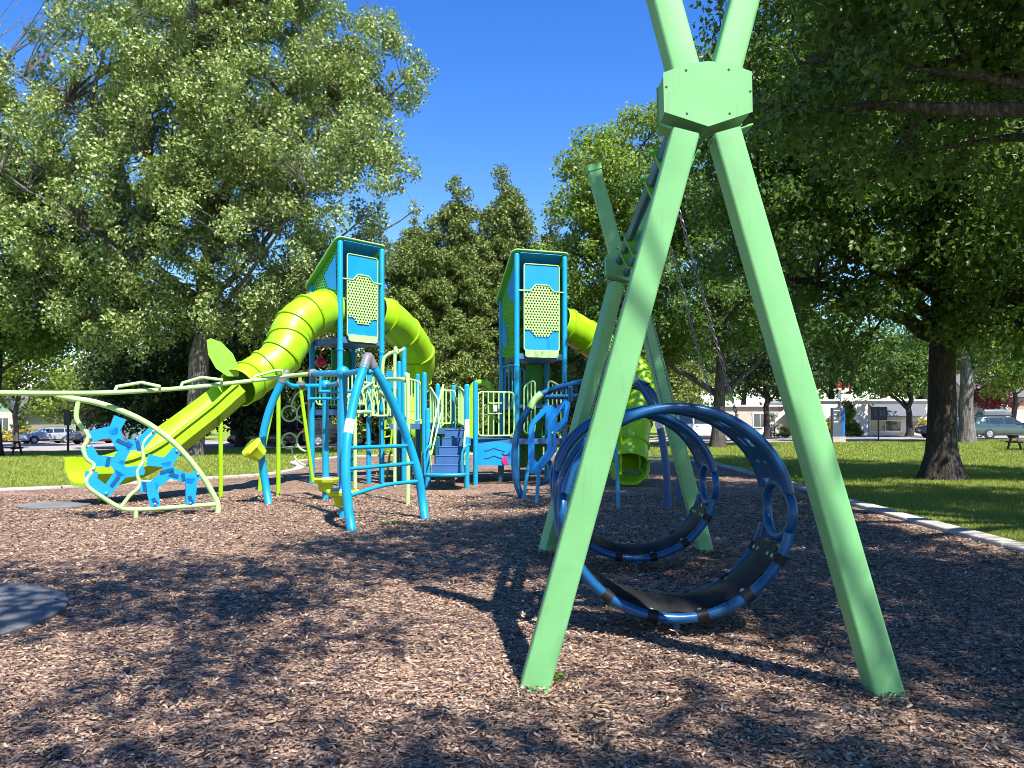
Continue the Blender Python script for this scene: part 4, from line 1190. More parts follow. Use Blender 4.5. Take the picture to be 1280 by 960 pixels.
# ---------------------------------------------------------------- vehicles
M['glass'] = paint('dark_car_glass', (0.02, 0.028, 0.035), 0.08, 0.05, bump=0, spec=0.8)
M['tyre'] = paint('tyre_rubber', (0.02, 0.02, 0.021), 0.8, 0.2)
M['rim'] = paint('alloy_rim', (0.5, 0.5, 0.52), 0.3, 0.1, metallic=0.8)
M['trim'] = paint('black_plastic_trim', (0.025, 0.025, 0.027), 0.6, 0.15)
M['lamp_clear'] = paint('clear_lamp_lens', (0.7, 0.72, 0.74), 0.12, 0.05)
M['lamp_red'] = paint('red_lamp_lens', (0.5, 0.012, 0.012), 0.15, 0.05)
M['plate_white'] = paint('number_plate', (0.7, 0.7, 0.68), 0.4, 0.05)
def carpaint(name, c, met=0.4): return paint(name, c, 0.24, 0.04, bump=0, metallic=met, coat=0.6)
def make_car(name, label, cat, mat, kind, loc, heading, roofbox=None):
    # local: +x forward, centre of the wheelbase at the origin
    o = thing(name, label, cat)
    if kind == 'wagon':
        L, Wd, H = 4.7, 0.87, 1.48
        st = [(-2.36, 0.42, 0.78, 0.80, 0.78, 0.70), (-2.28, 0.28, 0.95, 1.02, 0.84, 0.66), (-1.98, 0.24, 0.97, 1.40, 0.87, 0.62), (-1.3, 0.22, 0.96, 1.47, 0.87, 0.63), (-0.3, 0.21, 0.94, 1.48, 0.87, 0.63), (0.35, 0.21, 0.92, 1.42, 0.87, 0.62), (1.12, 0.22, 0.90, 0.96, 0.86, 0.68), (1.9, 0.24, 0.82, 0.85, 0.82, 0.62), (2.22, 0.28, 0.70, 0.73, 0.74, 0.56), (2.36, 0.36, 0.55, 0.58, 0.62, 0.50)]
        cab = (1, 5)
    elif kind == 'suv':
        L, Wd, H = 4.8, 0.94, 1.82
        st = [(-2.38, 0.5, 0.9, 0.95, 0.84, 0.76), (-2.32, 0.36, 1.12, 1.25, 0.92, 0.74), (-2.15, 0.32, 1.14, 1.76, 0.94, 0.70), (-1.3, 0.3, 1.13, 1.82, 0.94, 0.70), (-0.2, 0.29, 1.11, 1.82, 0.94, 0.70), (0.4, 0.29, 1.10, 1.74, 0.94, 0.69), (1.05, 0.3, 1.08, 1.16, 0.93, 0.76), (1.95, 0.32, 1.02, 1.06, 0.90, 0.72), (2.3, 0.38, 0.88, 0.92, 0.84, 0.66), (2.42, 0.46, 0.70, 0.74, 0.74, 0.60)]
        cab = (1, 5)
    else:  # van
        L, Wd, H = 5.0, 0.97, 2.0
        st = [(-2.5, 0.5, 1.0, 1.7, 0.92, 0.80), (-2.42, 0.34, 1.12, 1.92, 0.97, 0.80), (-2.0, 0.3, 1.14, 1.98, 0.97, 0.82), (-1.0, 0.29, 1.14, 2.0, 0.97, 0.82), (0.3, 0.29, 1.13, 1.98, 0.97, 0.82), (0.9, 0.29, 1.12, 1.88, 0.97, 0.80), (1.65, 0.3, 1.08, 1.16, 0.96, 0.84), (2.2, 0.34, 0.98, 1.02, 0.90, 0.74), (2.42, 0.4, 0.84, 0.88, 0.82, 0.66), (2.5, 0.48, 0.66, 0.70, 0.7, 0.58)]
        cab = (1, 5)
    def sec(s):
        x, zb, zl, zr, wb_, wr = s
        return [(x, -wb_*0.86, zb), (x, -wb_, zb+0.14), (x, -wb_*1.01, (zb+zl)/2+0.06), (x, -wb_*0.985, zl), (x, -(wr+0.02), zr-0.07), (x, -wr*0.86, zr-0.01), (x, 0, zr+0.02),
                (x, wr*0.86, zr-0.01), (x, wr+0.02, zr-0.07), (x, wb_*0.985, zl), (x, wb_*1.01, (zb+zl)/2+0.06), (x, wb_, zb+0.14), (x, wb_*0.86, zb)]
    vs = []; fs = []
    S = [sec(s) for s in st]; n = len(S[0])
    for s in S: vs += s
    for i in range(len(S)-1):
        for j in range(n-1):
            fs.append((i*n+j, i*n+j+1, (i+1)*n+j+1, (i+1)*n+j))
        fs.append((i*n+n-1, i*n, (i+1)*n, (i+1)*n+n-1))
    fs.append(tuple(range(n))); fs.append(tuple((len(S)-1)*n+j for j in range(n))[::-1])
    MB().add(vs, fs).build('body', mat, o, True, 32)
    def lerp3(a, b, t): return V(a).lerp(V(b), t)
    # side windows, inset from the pillars, standing 6 mm proud
    for j0, j1, sg in ((3, 4, -1), (9, 8, 1)):
        for i in range(cab[0], cab[1]+1):
            a, b = S[i][j0], S[i+1][j0]; c, d = S[i+1][j1], S[i][j1]
            t0, t1 = 0.05, 0.95
            if i == cab[1]: b = lerp3(a, b, 0.72); c = lerp3(d, c, 0.70)
            if i == cab[0]: a = lerp3(a, b, 0.45); d = lerp3(d, c, 0.6)
            q = [lerp3(lerp3(a, b, t0), lerp3(d, c, t0), 0.10), lerp3(lerp3(a, b, t1), lerp3(d, c, t1), 0.10), lerp3(lerp3(a, b, t1), lerp3(d, c, t1), 0.93), lerp3(lerp3(a, b, t0), lerp3(d, c, t0), 0.93)]
            q = [p+V((0, sg*0.007, 0.002)) for p in q]
            MB().prism(q, 0.008).build('window', M['glass'], o, False)
    # windscreen and rear window
    i = cab[1]
    for (i0, i1, nm, off) in ((i, i+1, 'windscreen', V((0.006, 0, 0.008))), (cab[0]+1, cab[0], 'rear_window', V((-0.006, 0, 0.006)))):
        a = lerp3(S[i0][4], S[i1][3], 0.08); b = lerp3(S[i0][8], S[i1][9], 0.08); c = lerp3(S[i0][8], S[i1][9], 0.9); d = lerp3(S[i0][4], S[i1][3], 0.9)
        q = [a+V((0, 0.06, 0.05)), b+V((0, -0.06, 0.05)), c+V((0, -0.10, 0.01)), d+V((0, 0.10, 0.01))]
        MB().add([p+off for p in q]+[p-off*1.2 for p in q], [(0, 1, 2, 3), (7, 6, 5, 4), (0, 4, 5, 1), (1, 5, 6, 2), (2, 6, 7, 3), (3, 7, 4, 0)]).build(nm, M['glass'], o, False)
    # wheels in dark arches
    wr_ = 0.325 if kind == 'wagon' else 0.37
    for x in (-1.34, 1.36):
        for sg in (-1, 1):
            MB().lathe([(wr_+0.075, 0), (wr_+0.075, 0.03), (wr_+0.04, 0.035)], (x, sg*(Wd-0.03), wr_+0.03), 24, (0, sg, 0)).build('wheel_arch', M['trim'], o)
            w = MB().lathe([(0.05, -0.1), (wr_*0.9, -0.1), (wr_, -0.07), (wr_, 0.07), (wr_*0.92, 0.1), (wr_*0.68, 0.1), (wr_*0.66, 0.08)], (x, sg*(Wd-0.06), wr_), 24, (0, sg, 0)).build('wheel', M['tyre'], o)
            mb = MB().lathe([(wr_*0.65, 0), (wr_*0.65, 0.02), (wr_*0.58, 0.024), (wr_*0.5, 0.005), (0.1, 0.02), (0.05, 0.03)], (x, sg*(Wd+0.03), wr_), 20, (0, sg, 0))
            for k in range(6):
                a = math.pi*2*k/6
                mb.box((x+math.cos(a)*wr_*0.34, sg*(Wd+0.055), wr_+math.sin(a)*wr_*0.34), (wr_*0.5, 0.03, 0.05), rot=Matrix.Rotation(-a, 3, 'Y'))
            mb.build('rim', M['rim'], w)
    xf = st[-1][0]; zh = st[-2][2]-0.06
    for sg in (-1, 1):
        MB().prism([V((xf-0.04, sg*0.42, zh-0.1)), V((xf-0.20, sg*0.72, zh-0.09)), V((xf-0.22, sg*0.73, zh+0.03)), V((xf-0.10, sg*0.42, zh+0.02))], 0.05).build('headlight', M['lamp_clear'], o, False)
        zt = st[1][2]-0.02
        MB().box((st[0][0]+0.05, sg*(st[1][4]-0.12), zt-0.08), (0.07, 0.16, 0.36)).build('tail_light', M['lamp_red'], o)
        MB().box((0.95, sg*(Wd+0.08), st[5][2]+0.07), (0.11, 0.2, 0.13)).build('mirror', mat, o)
        MB().tube(spline([(-1.9, sg*(st[3][5]-0.06), H-0.06), (-1.8, sg*(st[3][5]-0.06), H+0.045), (0.1, sg*(st[3][5]-0.06), H+0.045), (0.25, sg*(st[3][5]-0.06), H-0.04)], 4), 0.022, 8).build('roof_rail', M['trim'], o)
        for xx in (0.25, -0.75):
            MB().box((xx, sg*(Wd*1.0), st[4][2]-0.09), (0.16, 0.02, 0.03)).build('door_handle', M['trim'], o)
        MB().box((0.0, sg*(Wd-0.0), 0.33), (2.1, 0.03, 0.13)).build('sill_trim', M['trim'], o)
    MB().box((xf-0.03, 0, zh-0.07), (0.05, 0.72, 0.13)).build('grille', M['trim'], o)
    MB().box((xf-0.02, 0, 0.42), (0.08, 1.1, 0.12)).build('bumper_intake', M['trim'], o)
    MB().box((xf+0.02, 0, 0.5), (0.015, 0.34, 0.12)).build('number_plate', M['plate_white'], o)
    o.location = loc; o.rotation_euler = (0, 0, heading)
    return o
silver = carpaint('silver_car_paint', (0.50, 0.51, 0.52))
greysil = carpaint('grey_car_paint', (0.24, 0.25, 0.27))
sage = carpaint('grey_green_car_paint', (0.055, 0.095, 0.095))
navy = carpaint('dark_blue_car_paint', (0.012, 0.025, 0.06))
black = carpaint('black_car_paint', (0.012, 0.012, 0.014), 0.2)
whitep = carpaint('white_car_paint', (0.68, 0.70, 0.69), 0.0)
def onroad(px, Y): 
    x = (px-640)*Y/FPX
    return V((x, Y, gz(x, Y)+0.03))
make_car('parked_car', 'silver estate car parked at the left kerb in front of the cream house', 'car', silver, 'wagon', onroad(58, 72), R(180+52))
make_car('parked_car', 'grey estate car with roof rails parked behind the silver one, behind the blue web', 'car', greysil, 'suv', onroad(122, 70), R(180+50))
make_car('parked_car', 'pale off-road car half hidden behind the cottonwood trunk', 'car', silver, 'suv', onroad(207, 68), R(180+48))
make_car('parked_car', 'black car with a red tail light seen between the blue climber posts', 'car', black, 'suv', onroad(424, 53), R(10))
wg = make_car('parked_car', 'grey green estate car at the right edge with a cargo box on its roof', 'car', sage, 'wagon', onroad(1251, 50.8), R(2))
make_car('parked_car', 'dark blue car parked behind the pale double tree trunk', 'car', navy, 'wagon', onroad(1190, 54.5), R(182))
make_car('parked_van', 'white van seen through the top of the nearer ring swing', 'van', whitep, 'van', onroad(880, 52.5), R(3))
make_car('parked_car', 'black car in deep shade left of the tall blue arched leg', 'car', black, 'wagon', onroad(330, 54), R(184))
rb = wg.location
cb = thing('roof_box', 'dark grey cargo box strapped on the roof of the grey green car', 'roof box', (rb.x-0.45, rb.y, rb.z+1.52))
M['boxgrey'] = paint('grey_cargo_box', (0.12, 0.14, 0.16), 0.4, 0.1)
S = []
for x, h, w in ((-0.95, 0.22, 0.36), (-0.85, 0.38, 0.42), (0.4, 0.40, 0.43), (0.85, 0.26, 0.38), (0.98, 0.12, 0.3)):
    S.append([(x, -w, 0.03), (x, -w, h*0.7), (x, -w*0.8, h), (x, w*0.8, h), (x, w, h*0.7), (x, w, 0.03)])
mb = MB(); vs = [V(p)+cb.location for s in S for p in s]
fs = [(i*6+j, i*6+(j+1) % 6, (i+1)*6+(j+1) % 6, (i+1)*6+j) for i in range(4) for j in range(6)]+[tuple(range(6)), tuple(range(24, 30))]
mb.add(vs, fs).build('box_lid', M['boxgrey'], cb, True, 30)
MB().box(cb.location+V((0, 0, -0.0)), (1.95, 0.8, 0.08)).build('box_base', M['trim'], cb)

# ---------------------------------------------------------------- buildings
def siding(name, c, sc=5.2):
    m, nt, b = newmat(name); L = nt.links
    tc = N(nt, 'ShaderNodeTexCoord'); w = N(nt, 'ShaderNodeTexWave', bands_direction='Z', wave_profile='SAW'); w.inputs['Scale'].default_value = sc/6.28*2
    L.new(tc.outputs['Object'], w.inputs['Vector'])
    n = N(nt, 'ShaderNodeTexNoise'); n.inputs['Scale'].default_value = 1.3; n.inputs['Detail'].default_value = 6; L.new(tc.outputs['Object'], n.inputs['Vector'])
    r = ramp(nt, [(0.3, tuple(x*0.82 for x in c)), (0.7, c)]); L.new(n.outputs['Fac'], r.inputs['Fac'])
    L.new(r.outputs['Color'], b.inputs['Base Color']); b.inputs['Roughness'].default_value = 0.75
    bp = N(nt, 'ShaderNodeBump'); bp.inputs['Strength'].default_value = 0.7; bp.inputs['Distance'].default_value = 0.03
    L.new(w.outputs['Fac'], bp.inputs['Height']); L.new(bp.outputs['Normal'], b.inputs['Normal'])
    return m
M['cream'] = siding('cream_siding', (0.62, 0.56, 0.43)); M['greenside'] = siding('green_siding', (0.24, 0.40, 0.30)); M['tealside'] = siding('teal_siding', (0.16, 0.40, 0.44))
M['greyblue'] = siding('grey_blue_siding', (0.10, 0.15, 0.19)); M['beige'] = siding('beige_stucco', (0.52, 0.44, 0.37), 1.0); M['white_wall'] = siding('pale_stucco', (0.70, 0.66, 0.61), 0.6)
M['tan'] = siding('tan_siding', (0.45, 0.32, 0.22))
M['shingle'] = ground('grey_shingles', [(0.3, (0.10, 0.10, 0.10)), (0.7, (0.2, 0.2, 0.195))], 9, 6, 0.95, 0.03, 0.5, (0.8, 0.8, 0.8))
M['white_trim'] = paint('white_trim', (0.72, 0.71, 0.68), 0.5, 0.06)
M['dark_trim'] = paint('slate_trim', (0.07, 0.11, 0.12), 0.5, 0.1)
M['pane'] = paint('window_glass', (0.05, 0.065, 0.075), 0.08, 0.1, bump=0, spec=0.8)
def window(par, c, w, h, face=(0, -1), frame='white_trim'):
    f = MB()
    fx, fy = face
    ux, uy = -fy, fx
    def bx(du, dz, sw_, sz_):
        f.box(V(c)+V((ux*du+fx*0.03, uy*du+fy*0.03, dz)), (sw_ if abs(ux) > 0.5 else 0.09, sw_ if abs(uy) > 0.5 else 0.09, sz_))
    bx(0, h/2, w+0.2, 0.1); bx(0, -h/2, w+0.2, 0.1); bx(-w/2, 0, 0.1, h-0.11); bx(w/2, 0, 0.1, h-0.11); bx(0, 0, 0.05, h-0.11); 
    fo = f.build('window', M[frame], par)
    MB().box(V(c)+V((fx*0.01, fy*0.01, 0)), (w if abs(ux) > 0.5 else 0.05, w if abs(uy) > 0.5 else 0.05, h)).build('pane', M['pane'], fo)
    return fo
def gable_house(name, label, x, y, w, d, h, rh, wall, gable, trim='white_trim', ridge='x', wins=(), door=None, porch=None):
    z0 = gz(x, y)-0.2
    o = thing(name, label, 'house', (x, y, z0))
    b = V((x, y, z0))
    MB().box(b+V((0, 0, h/2)), (w, d, h)).build('wall', M[wall], o, False)
    ov = 0.4
    if ridge == 'x':
        for sg in (-1, 1):
            MB().prism([b+V((-w/2-ov, 0, h+rh)), b+V((w/2+ov, 0, h+rh)), b+V((w/2+ov, sg*(d/2+ov), h-0.15)), b+V((-w/2-ov, sg*(d/2+ov), h-0.15))], 0.14).build('roof', M['shingle'], o, False)
        for sg in (-1, 1):
            MB().prism([b+V((sg*(w/2-0.06), -d/2, h)), b+V((sg*(w/2-0.06), d/2, h)), b+V((sg*(w/2-0.06), 0, h+rh-0.1))], 0.1).build('gable', M[gable], o, False)
    else:
        for sg in (-1, 1):
            MB().prism([b+V((0, -d/2-ov, h+rh)), b+V((0, d/2+ov, h+rh)), b+V((sg*(w/2+ov), d/2+ov, h-0.15)), b+V((sg*(w/2+ov), -d/2-ov, h-0.15))], 0.14).build('roof', M['shingle'], o, False)
        MB().prism([b+V((-w/2, -d/2+0.06, h)), b+V((w/2, -d/2+0.06, h)), b+V((0, -d/2+0.06, h+rh-0.1))], 0.1).build('gable', M[gable], o, False)
        for sg in (-1, 1):
            MB().beam(b+V((0, -d/2-ov-0.03, h+rh+0.02)), b+V((sg*(w/2+ov), -d/2-ov-0.03, h-0.13)), 0.08, 0.28, (0, 1, 0), 0.01).build('barge_board', M[trim], o, False)
    for (du, dz, ww, hh) in wins:
        window(o, b+V((du, -d/2, dz)), ww, hh)
    if door is not None:
        dm = MB().box(b+V((door, -d/2-0.03, 1.15)), (0.95, 0.08, 2.1)).build('door', M['white_trim'], o)
        MB().ball(b+V((door+0.36, -d/2-0.1, 1.1)), 0.05, 8).build('handle', M['steel'], dm)
    return o, b
h1, b1 = gable_house('house', 'cream cottage with green shingled gable and slate trim at the far left', -55.2, 86, 7.6, 9, 3.3, 2.6, 'cream', 'greenside', 'dark_trim', 'y', [(1.2, 1.9, 1.3, 1.5)], -1.6)
MB().prism([b1+V((-6.5, -3.0, 3.2)), b1+V((-0.6, -3.0, 3.2)), b1+V((-1.6, -1.0, 5.6)), b1+V((-6.5, -1.0, 5.6))], 0.14).build('roof', M['shingle'], h1, False)
MB().box(b1+V((-5.2, -1.0, 1.6)), (3.4, 4, 3.2)).build('wall', M['cream'], h1, False)
pr = MB().prism([b1+V((-3.4, -4.9, 3.0)), b1+V((0.0, -4.9, 3.0)), b1+V((-1.7, -4.9, 4.7))], 0.6).build('porch_gable', M['cream'], h1, False)
for sg in (-1, 1):
    MB().beam(b1+V((-1.7, -5.25, 4.85)), b1+V((-1.7+sg*2.0, -5.25, 2.9)), 0.08, 0.25, (0, 1, 0), 0.01).build('barge_board', M['dark_trim'], pr, False)
gable_house('house', 'teal sided house behind the cream cottage', -50.2, 96, 9, 8, 5.2, 2.6, 'tealside', 'tealside', 'white_trim', 'x', [(2.2, 2.0, 1.2, 1.5), (-1.5, 2.0, 1.2, 1.5)])
gable_house('house', 'grey blue house with white framed windows behind the left tower', -14.5, 64, 15, 8, 3.4, 2.4, 'greyblue', 'greyblue', 'white_trim', 'x', [(-4.8, 2.0, 1.9, 1.3), (-1.3, 2.0, 1.9, 1.3), (3.2, 2.0, 1.6, 1.3), (6.0, 2.0, 1.4, 1.3)], 1.1)
gable_house('house', 'tan house with a pale porch at the far right behind the red tree', 45.0, 70, 11, 8, 3.4, 2.8, 'tan', 'tan', 'white_trim', 'x', [(-3.2, 2.0, 1.4, 1.4), (0.2, 2.0, 1.4, 1.4), (3.2, 2.0, 1.4, 1.4)], -1.5)
# long low white building on the right with parapet, recessed glass and a red sign
bx, by = 27.5, 68.0
z0 = gz(bx, by)-0.1
wb_ = thing('shop_building', 'low flat roofed white building across the street, red lettered sign on top', 'building', (bx, by, z0))
def BX(c, s, nm, m, par=None): return MB().box(V((bx, by, z0))+V(c), s).build(nm, M[m], par or wb_, False)
BX((-8.2, 1, 1.3), (9.0, 6, 2.6), 'wall', 'beige'); BX((2.0, 0, 1.5), (11.0, 8, 3.0), 'wall', 'white_wall'); BX((10.4, 0.8, 1.4), (5.6, 6.5, 2.8), 'wall', 'white_wall')
BX((0.3, -4.0, 1.95), (1.0, 0.5, 3.9), 'sign_tower', 'white_wall')
BX((2.0, 0, 3.07), (11.3, 8.3, 0.14), 'roof', 'white_trim'); BX((-8.2, 0.95, 2.66), (9.3, 6.4, 0.14), 'roof', 'white_trim'); BX((10.5, 0.8, 2.86), (5.8, 6.9, 0.14), 'roof', 'white_trim')
for cx_, w_ in ((3.6, 2.6), (6.3, 1.3)):
    window(wb_, V((bx+cx_, by-4.0, z0+0.95)), w_, 0.9)
# sloped dark awnings
M['awning'] = paint('slate_awning', (0.085, 0.095, 0.115), 0.6, 0.1)
for x0_, x1_ in ((2.2, 6.9), (-3.6, -2.0)):
    MB().prism([V((bx+x0_, by-4.03, z0+2.75)), V((bx+x1_, by-4.03, z0+2.75)), V((bx+x1_-0.6, by-5.1, z0+1.75)), V((bx+x0_+0.6, by-5.1, z0+1.75))], 0.08).build('awning', M['awning'], wb_, False)
d_ = MB().box(V((bx+8.4, by-3.3, z0+1.25)), (1.0, 0.12, 2.4)).build('door', M['black_paint'], wb_, False)
MB().box(V((bx+8.75, by-3.4, z0+1.2)), (0.05, 0.06, 0.5)).build('handle', M['steel'], d_)
BX((9.4, -2.9, 1.35), (1.1, 0.6, 2.6), 'pillar', 'white_wall')
for xx in (-11.2, -9.4, -6.2):
    window(wb_, V((bx+xx, by-2.0, z0+1.4)), 1.2, 1.2)
MB().beam(V((bx-6.4, by-2.6, z0+0.3)), V((bx-3.7, by-2.6, z0+2.7)), 0.12, 0.3, (0, 1, 0), 0.01).build('stair_rail', M['white_trim'], wb_, False)
M['signred'] = paint('red_sign_letters', (0.66, 0.02, 0.07), 0.4, 0.05)
# the sign is half hidden by leaves: only fragments of its red letters show
def letter(c, strokes, h):
    mb = MB()
    for (x0_, y0_, x1_, y1_) in strokes:
        a = V(c)+V((x0_*h, 0, y0_*h)); b = V(c)+V((x1_*h, 0, y1_*h))
        d = (b-a).normalized(); 
        mb.beam(a-d*0.06, b+d*0.06, 0.10*h*2, 0.10, d.cross(V((0, 1, 0))), 0.01)
    return mb
sgn = MB().box(V((bx+0.1, by-4.0, z0+3.98)), (1.5, 0.4, 0.14)).build('sign', M['white_trim'], wb_, False)
letter((bx-0.5, by-4.1, z0+4.10), [(0, 0, 0, 1), (0, 0.08, 0.5, 0.08), (0, 0.5, 0.42, 0.5), (0, 0.92, 0.5, 0.92)], 0.5).build('lettering', M['signred'], sgn, False)
letter((bx-0.05, by-4.1, z0+4.10), [(0, 0, 0, 1)], 0.5).build('lettering', M['signred'], sgn, False)
letter((bx+0.25, by-4.1, z0+4.10), [(0, 0, 0, 1), (0, 0.92, 0.5, 0.6), (0.5, 0.6, 0.5, 0)], 0.5).build('lettering', M['signred'], sgn, False)

# ---------------------------------------------------------------- street furniture
# blue and grey information pillar with short pale text lines
x, y = P(1047, 556, 47).x, 47.0
z0 = gz(x, y)
pl = thing('information_pillar', 'grey and blue sign pillar on a pale plinth standing on the lawn', 'sign', (x, y, z0))
M['signgrey'] = paint('grey_sign_face', (0.065, 0.085, 0.105), 0.5, 0.08); M['signblue'] = paint('blue_sign_side', (0.012, 0.13, 0.42), 0.4, 0.06)
MB().box((x, y, z0+0.18), (0.78, 0.5, 0.42)).build('plinth', M['concrete'], pl)
MB().box((x-0.09, y, z0+1.27), (0.56, 0.34, 1.76)).build('sign_face', M['signgrey'], pl)
MB().box((x+0.29, y, z0+1.27), (0.19, 0.36, 1.76)).build('sign_edge', M['signblue'], pl)
tx = MB()
for k, (w_, ) in enumerate(((0.34,), (0.16,), (0.10,), (0.26,))):
    tx.box((x-0.30+w_/2, y-0.175, z0+1.98-0.23*k), (w_, 0.012, 0.06))
tx.build('text_lines', M['sticker'], pl)
x, y = P(1098, 548, 52).x, 52.4
# dark notice board
z0 = gz(x, 48.9); y = 48.9; x = P(1098, 548, y).x
nb_ = thing('notice_board', 'small black notice board on a post in front of the white building', 'notice board', (x, y, z0))
MB().tube([(x, y, z0-0.1), (x, y, z0+2.2)], 0.05, 10).build('post', M['black_paint'], nb_)
bd = MB().box((x, y-0.08, z0+1.75), (1.0, 0.08, 0.86)).build('board', M['black_paint'], nb_)
mb = MB()
for dx in (-0.25, 0.08, 0.3):
    mb.box((x+dx, y-0.128, z0+1.75), (0.12, 0.012, 0.34))
mb.build('notice', M['signgrey'], bd)
# lamp and sign posts on the left
def signpost(px, Y, h, label, kind):
    x = (px-640)*Y/FPX; z0 = gz(x, Y)
    o = thing('sign_post' if kind != 'lamp' else 'street_lamp', label, 'sign' if kind != 'lamp' else 'lamp', (x, Y, z0))
    MB().tube([(x, Y, z0-0.1), (x, Y, z0+h)], 0.07 if kind == 'dark' else 0.05, 10).build('post', M['black_paint' if kind == 'dark' else 'steel'], o)
    if kind == 'dark':
        MB().prism([V((x+a, Y-0.08, z0+h-0.55+b)) for a, b in ((-0.2, -0.3), (0.2, -0.3), (0.2, 0.55), (0.1, 0.66), (-0.1, 0.66), (-0.2, 0.55))], 0.06).build('sign_plate', M['black_paint'], o)
    else:
        MB().box((x, Y-0.06, z0+h-0.35), (0.75, 0.04, 0.62)).build('sign_plate', M['white_trim'], o)
        MB().lathe([(0.05, 0), (0.22, 0.06), (0.2, 0.3), (0.06, 0.42)], (x, Y, z0+h), 14).build('lamp_head', M['white_trim'], o)
    return o
signpost(85, 47.5, 2.5, 'black sign post with a narrow plate, seen from behind at the left lawn edge', 'dark')
signpost(191, 59.5, 3.1, 'white lamp with a square plate beside the cottonwood trunk', 'lamp')
# picnic tables: half-seen at both picture edges
M['wood_dark'] = paint('weathered_dark_timber', (0.045, 0.038, 0.033), 0.8, 0.25)
def picnic(px, Y, rz, label):
    x = (px-640)*Y/FPX; z0 = gz(x, Y)
    o = thing('picnic_table', label, 'picnic table')
    for k in range(4):
        MB().box((0, -0.28+0.187*k, 0.75), (1.8, 0.17, 0.045)).build('tabletop', M['wood_dark'], o)
    for sg in (-1, 1):
        MB().box((0, sg*0.68, 0.45), (1.8, 0.26, 0.045)).build('seat', M['wood_dark'], o)
        MB().box((sg*0.65, 0, 0.41), (0.08, 1.45, 0.08)).box((sg*0.65, 0, 0.69), (0.08, 0.7, 0.06)).build('crossbar', M['wood_dark'], o)
        for s2 in (-1, 1):
            MB().beam((sg*0.65+0.001, s2*0.62, 0.0), (sg*0.65, s2*0.24, 0.72), 0.09, 0.05, (1, 0, 0), 0.006).build('leg', M['wood_dark'], o)
    o.location = (x, Y, z0); o.rotation_euler = (0, 0, rz)
    return o
picnic(4, 40, R(12), 'dark timber picnic table on the shaded lawn at the left edge')
picnic(1286, 36.5, R(-6), 'dark timber picnic table on the sunny lawn at the right edge')
# ---------------------------------------------------------------- trees
M['bark_grey'] = barkmat('grey_cottonwood_bark', (0.10, 0.085, 0.07), (0.30, 0.27, 0.235), 3.0)
M['bark_dark'] = barkmat('dark_furrowed_bark', (0.022, 0.017, 0.015), (0.085, 0.066, 0.056), 5.5)
M['bark_mid'] = barkmat('brown_bark', (0.05, 0.04, 0.032), (0.17, 0.14, 0.115), 4.5)
M['leaf_cotton'] = leafmat('cottonwood_leaf', [(0.09, 0.15, 0.035), (0.19, 0.27, 0.065), (0.30, 0.375, 0.11), (0.48, 0.53, 0.25)], (0.296, 0.385, 0.059), 0.30, 0.34)
M['leaf_dark'] = leafmat('dark_green_leaf', [(0.018, 0.037, 0.011), (0.033, 0.066, 0.015), (0.055, 0.094, 0.022)], (0.085, 0.148, 0.021), 0.25, 0.4)
M['leaf_maple'] = leafmat('maple_leaf', [(0.018, 0.048, 0.011), (0.05, 0.115, 0.022), (0.095, 0.17, 0.038), (0.17, 0.235, 0.075)], (0.20, 0.33, 0.04), 0.52, 0.36)
M['leaf_bright'] = leafmat('bright_green_leaf', [(0.090, 0.165, 0.021), (0.165, 0.255, 0.033), (0.255, 0.360, 0.060)], (0.338, 0.442, 0.039), 0.38, 0.42)
M['leaf_olive'] = leafmat('olive_green_spray', [(0.08, 0.125, 0.026), (0.155, 0.215, 0.045), (0.28, 0.35, 0.09)], (0.185, 0.216, 0.046), 0.22, 0.5)
M['leaf_willow'] = leafmat('yellow_green_leaf', [(0.112, 0.154, 0.028), (0.182, 0.231, 0.049), (0.266, 0.308, 0.084)], (0.298, 0.347, 0.062), 0.35, 0.45)
M['leaf_dry'] = leafmat('dry_fallen_leaf', [(0.16, 0.11, 0.05), (0.30, 0.24, 0.12), (0.40, 0.36, 0.20)], (0.3, 0.22, 0.08), 0.2, 0.6)
M['leaf_red'] = leafmat('crimson_leaf', [(0.16, 0.02, 0.03), (0.30, 0.05, 0.06), (0.42, 0.12, 0.11)], (0.4, 0.06, 0.05), 0.35, 0.45)
M['leaf_yellow'] = leafmat('yellow_flower', [(0.5, 0.36, 0.02), (0.65, 0.5, 0.05), (0.3, 0.34, 0.05)], (0.5, 0.4, 0.05), 0.3, 0.5)
M['leaf_white'] = leafmat('white_flower', [(0.55, 0.6, 0.5), (0.7, 0.72, 0.64), (0.2, 0.3, 0.12)], (0.4, 0.5, 0.3), 0.3, 0.5)
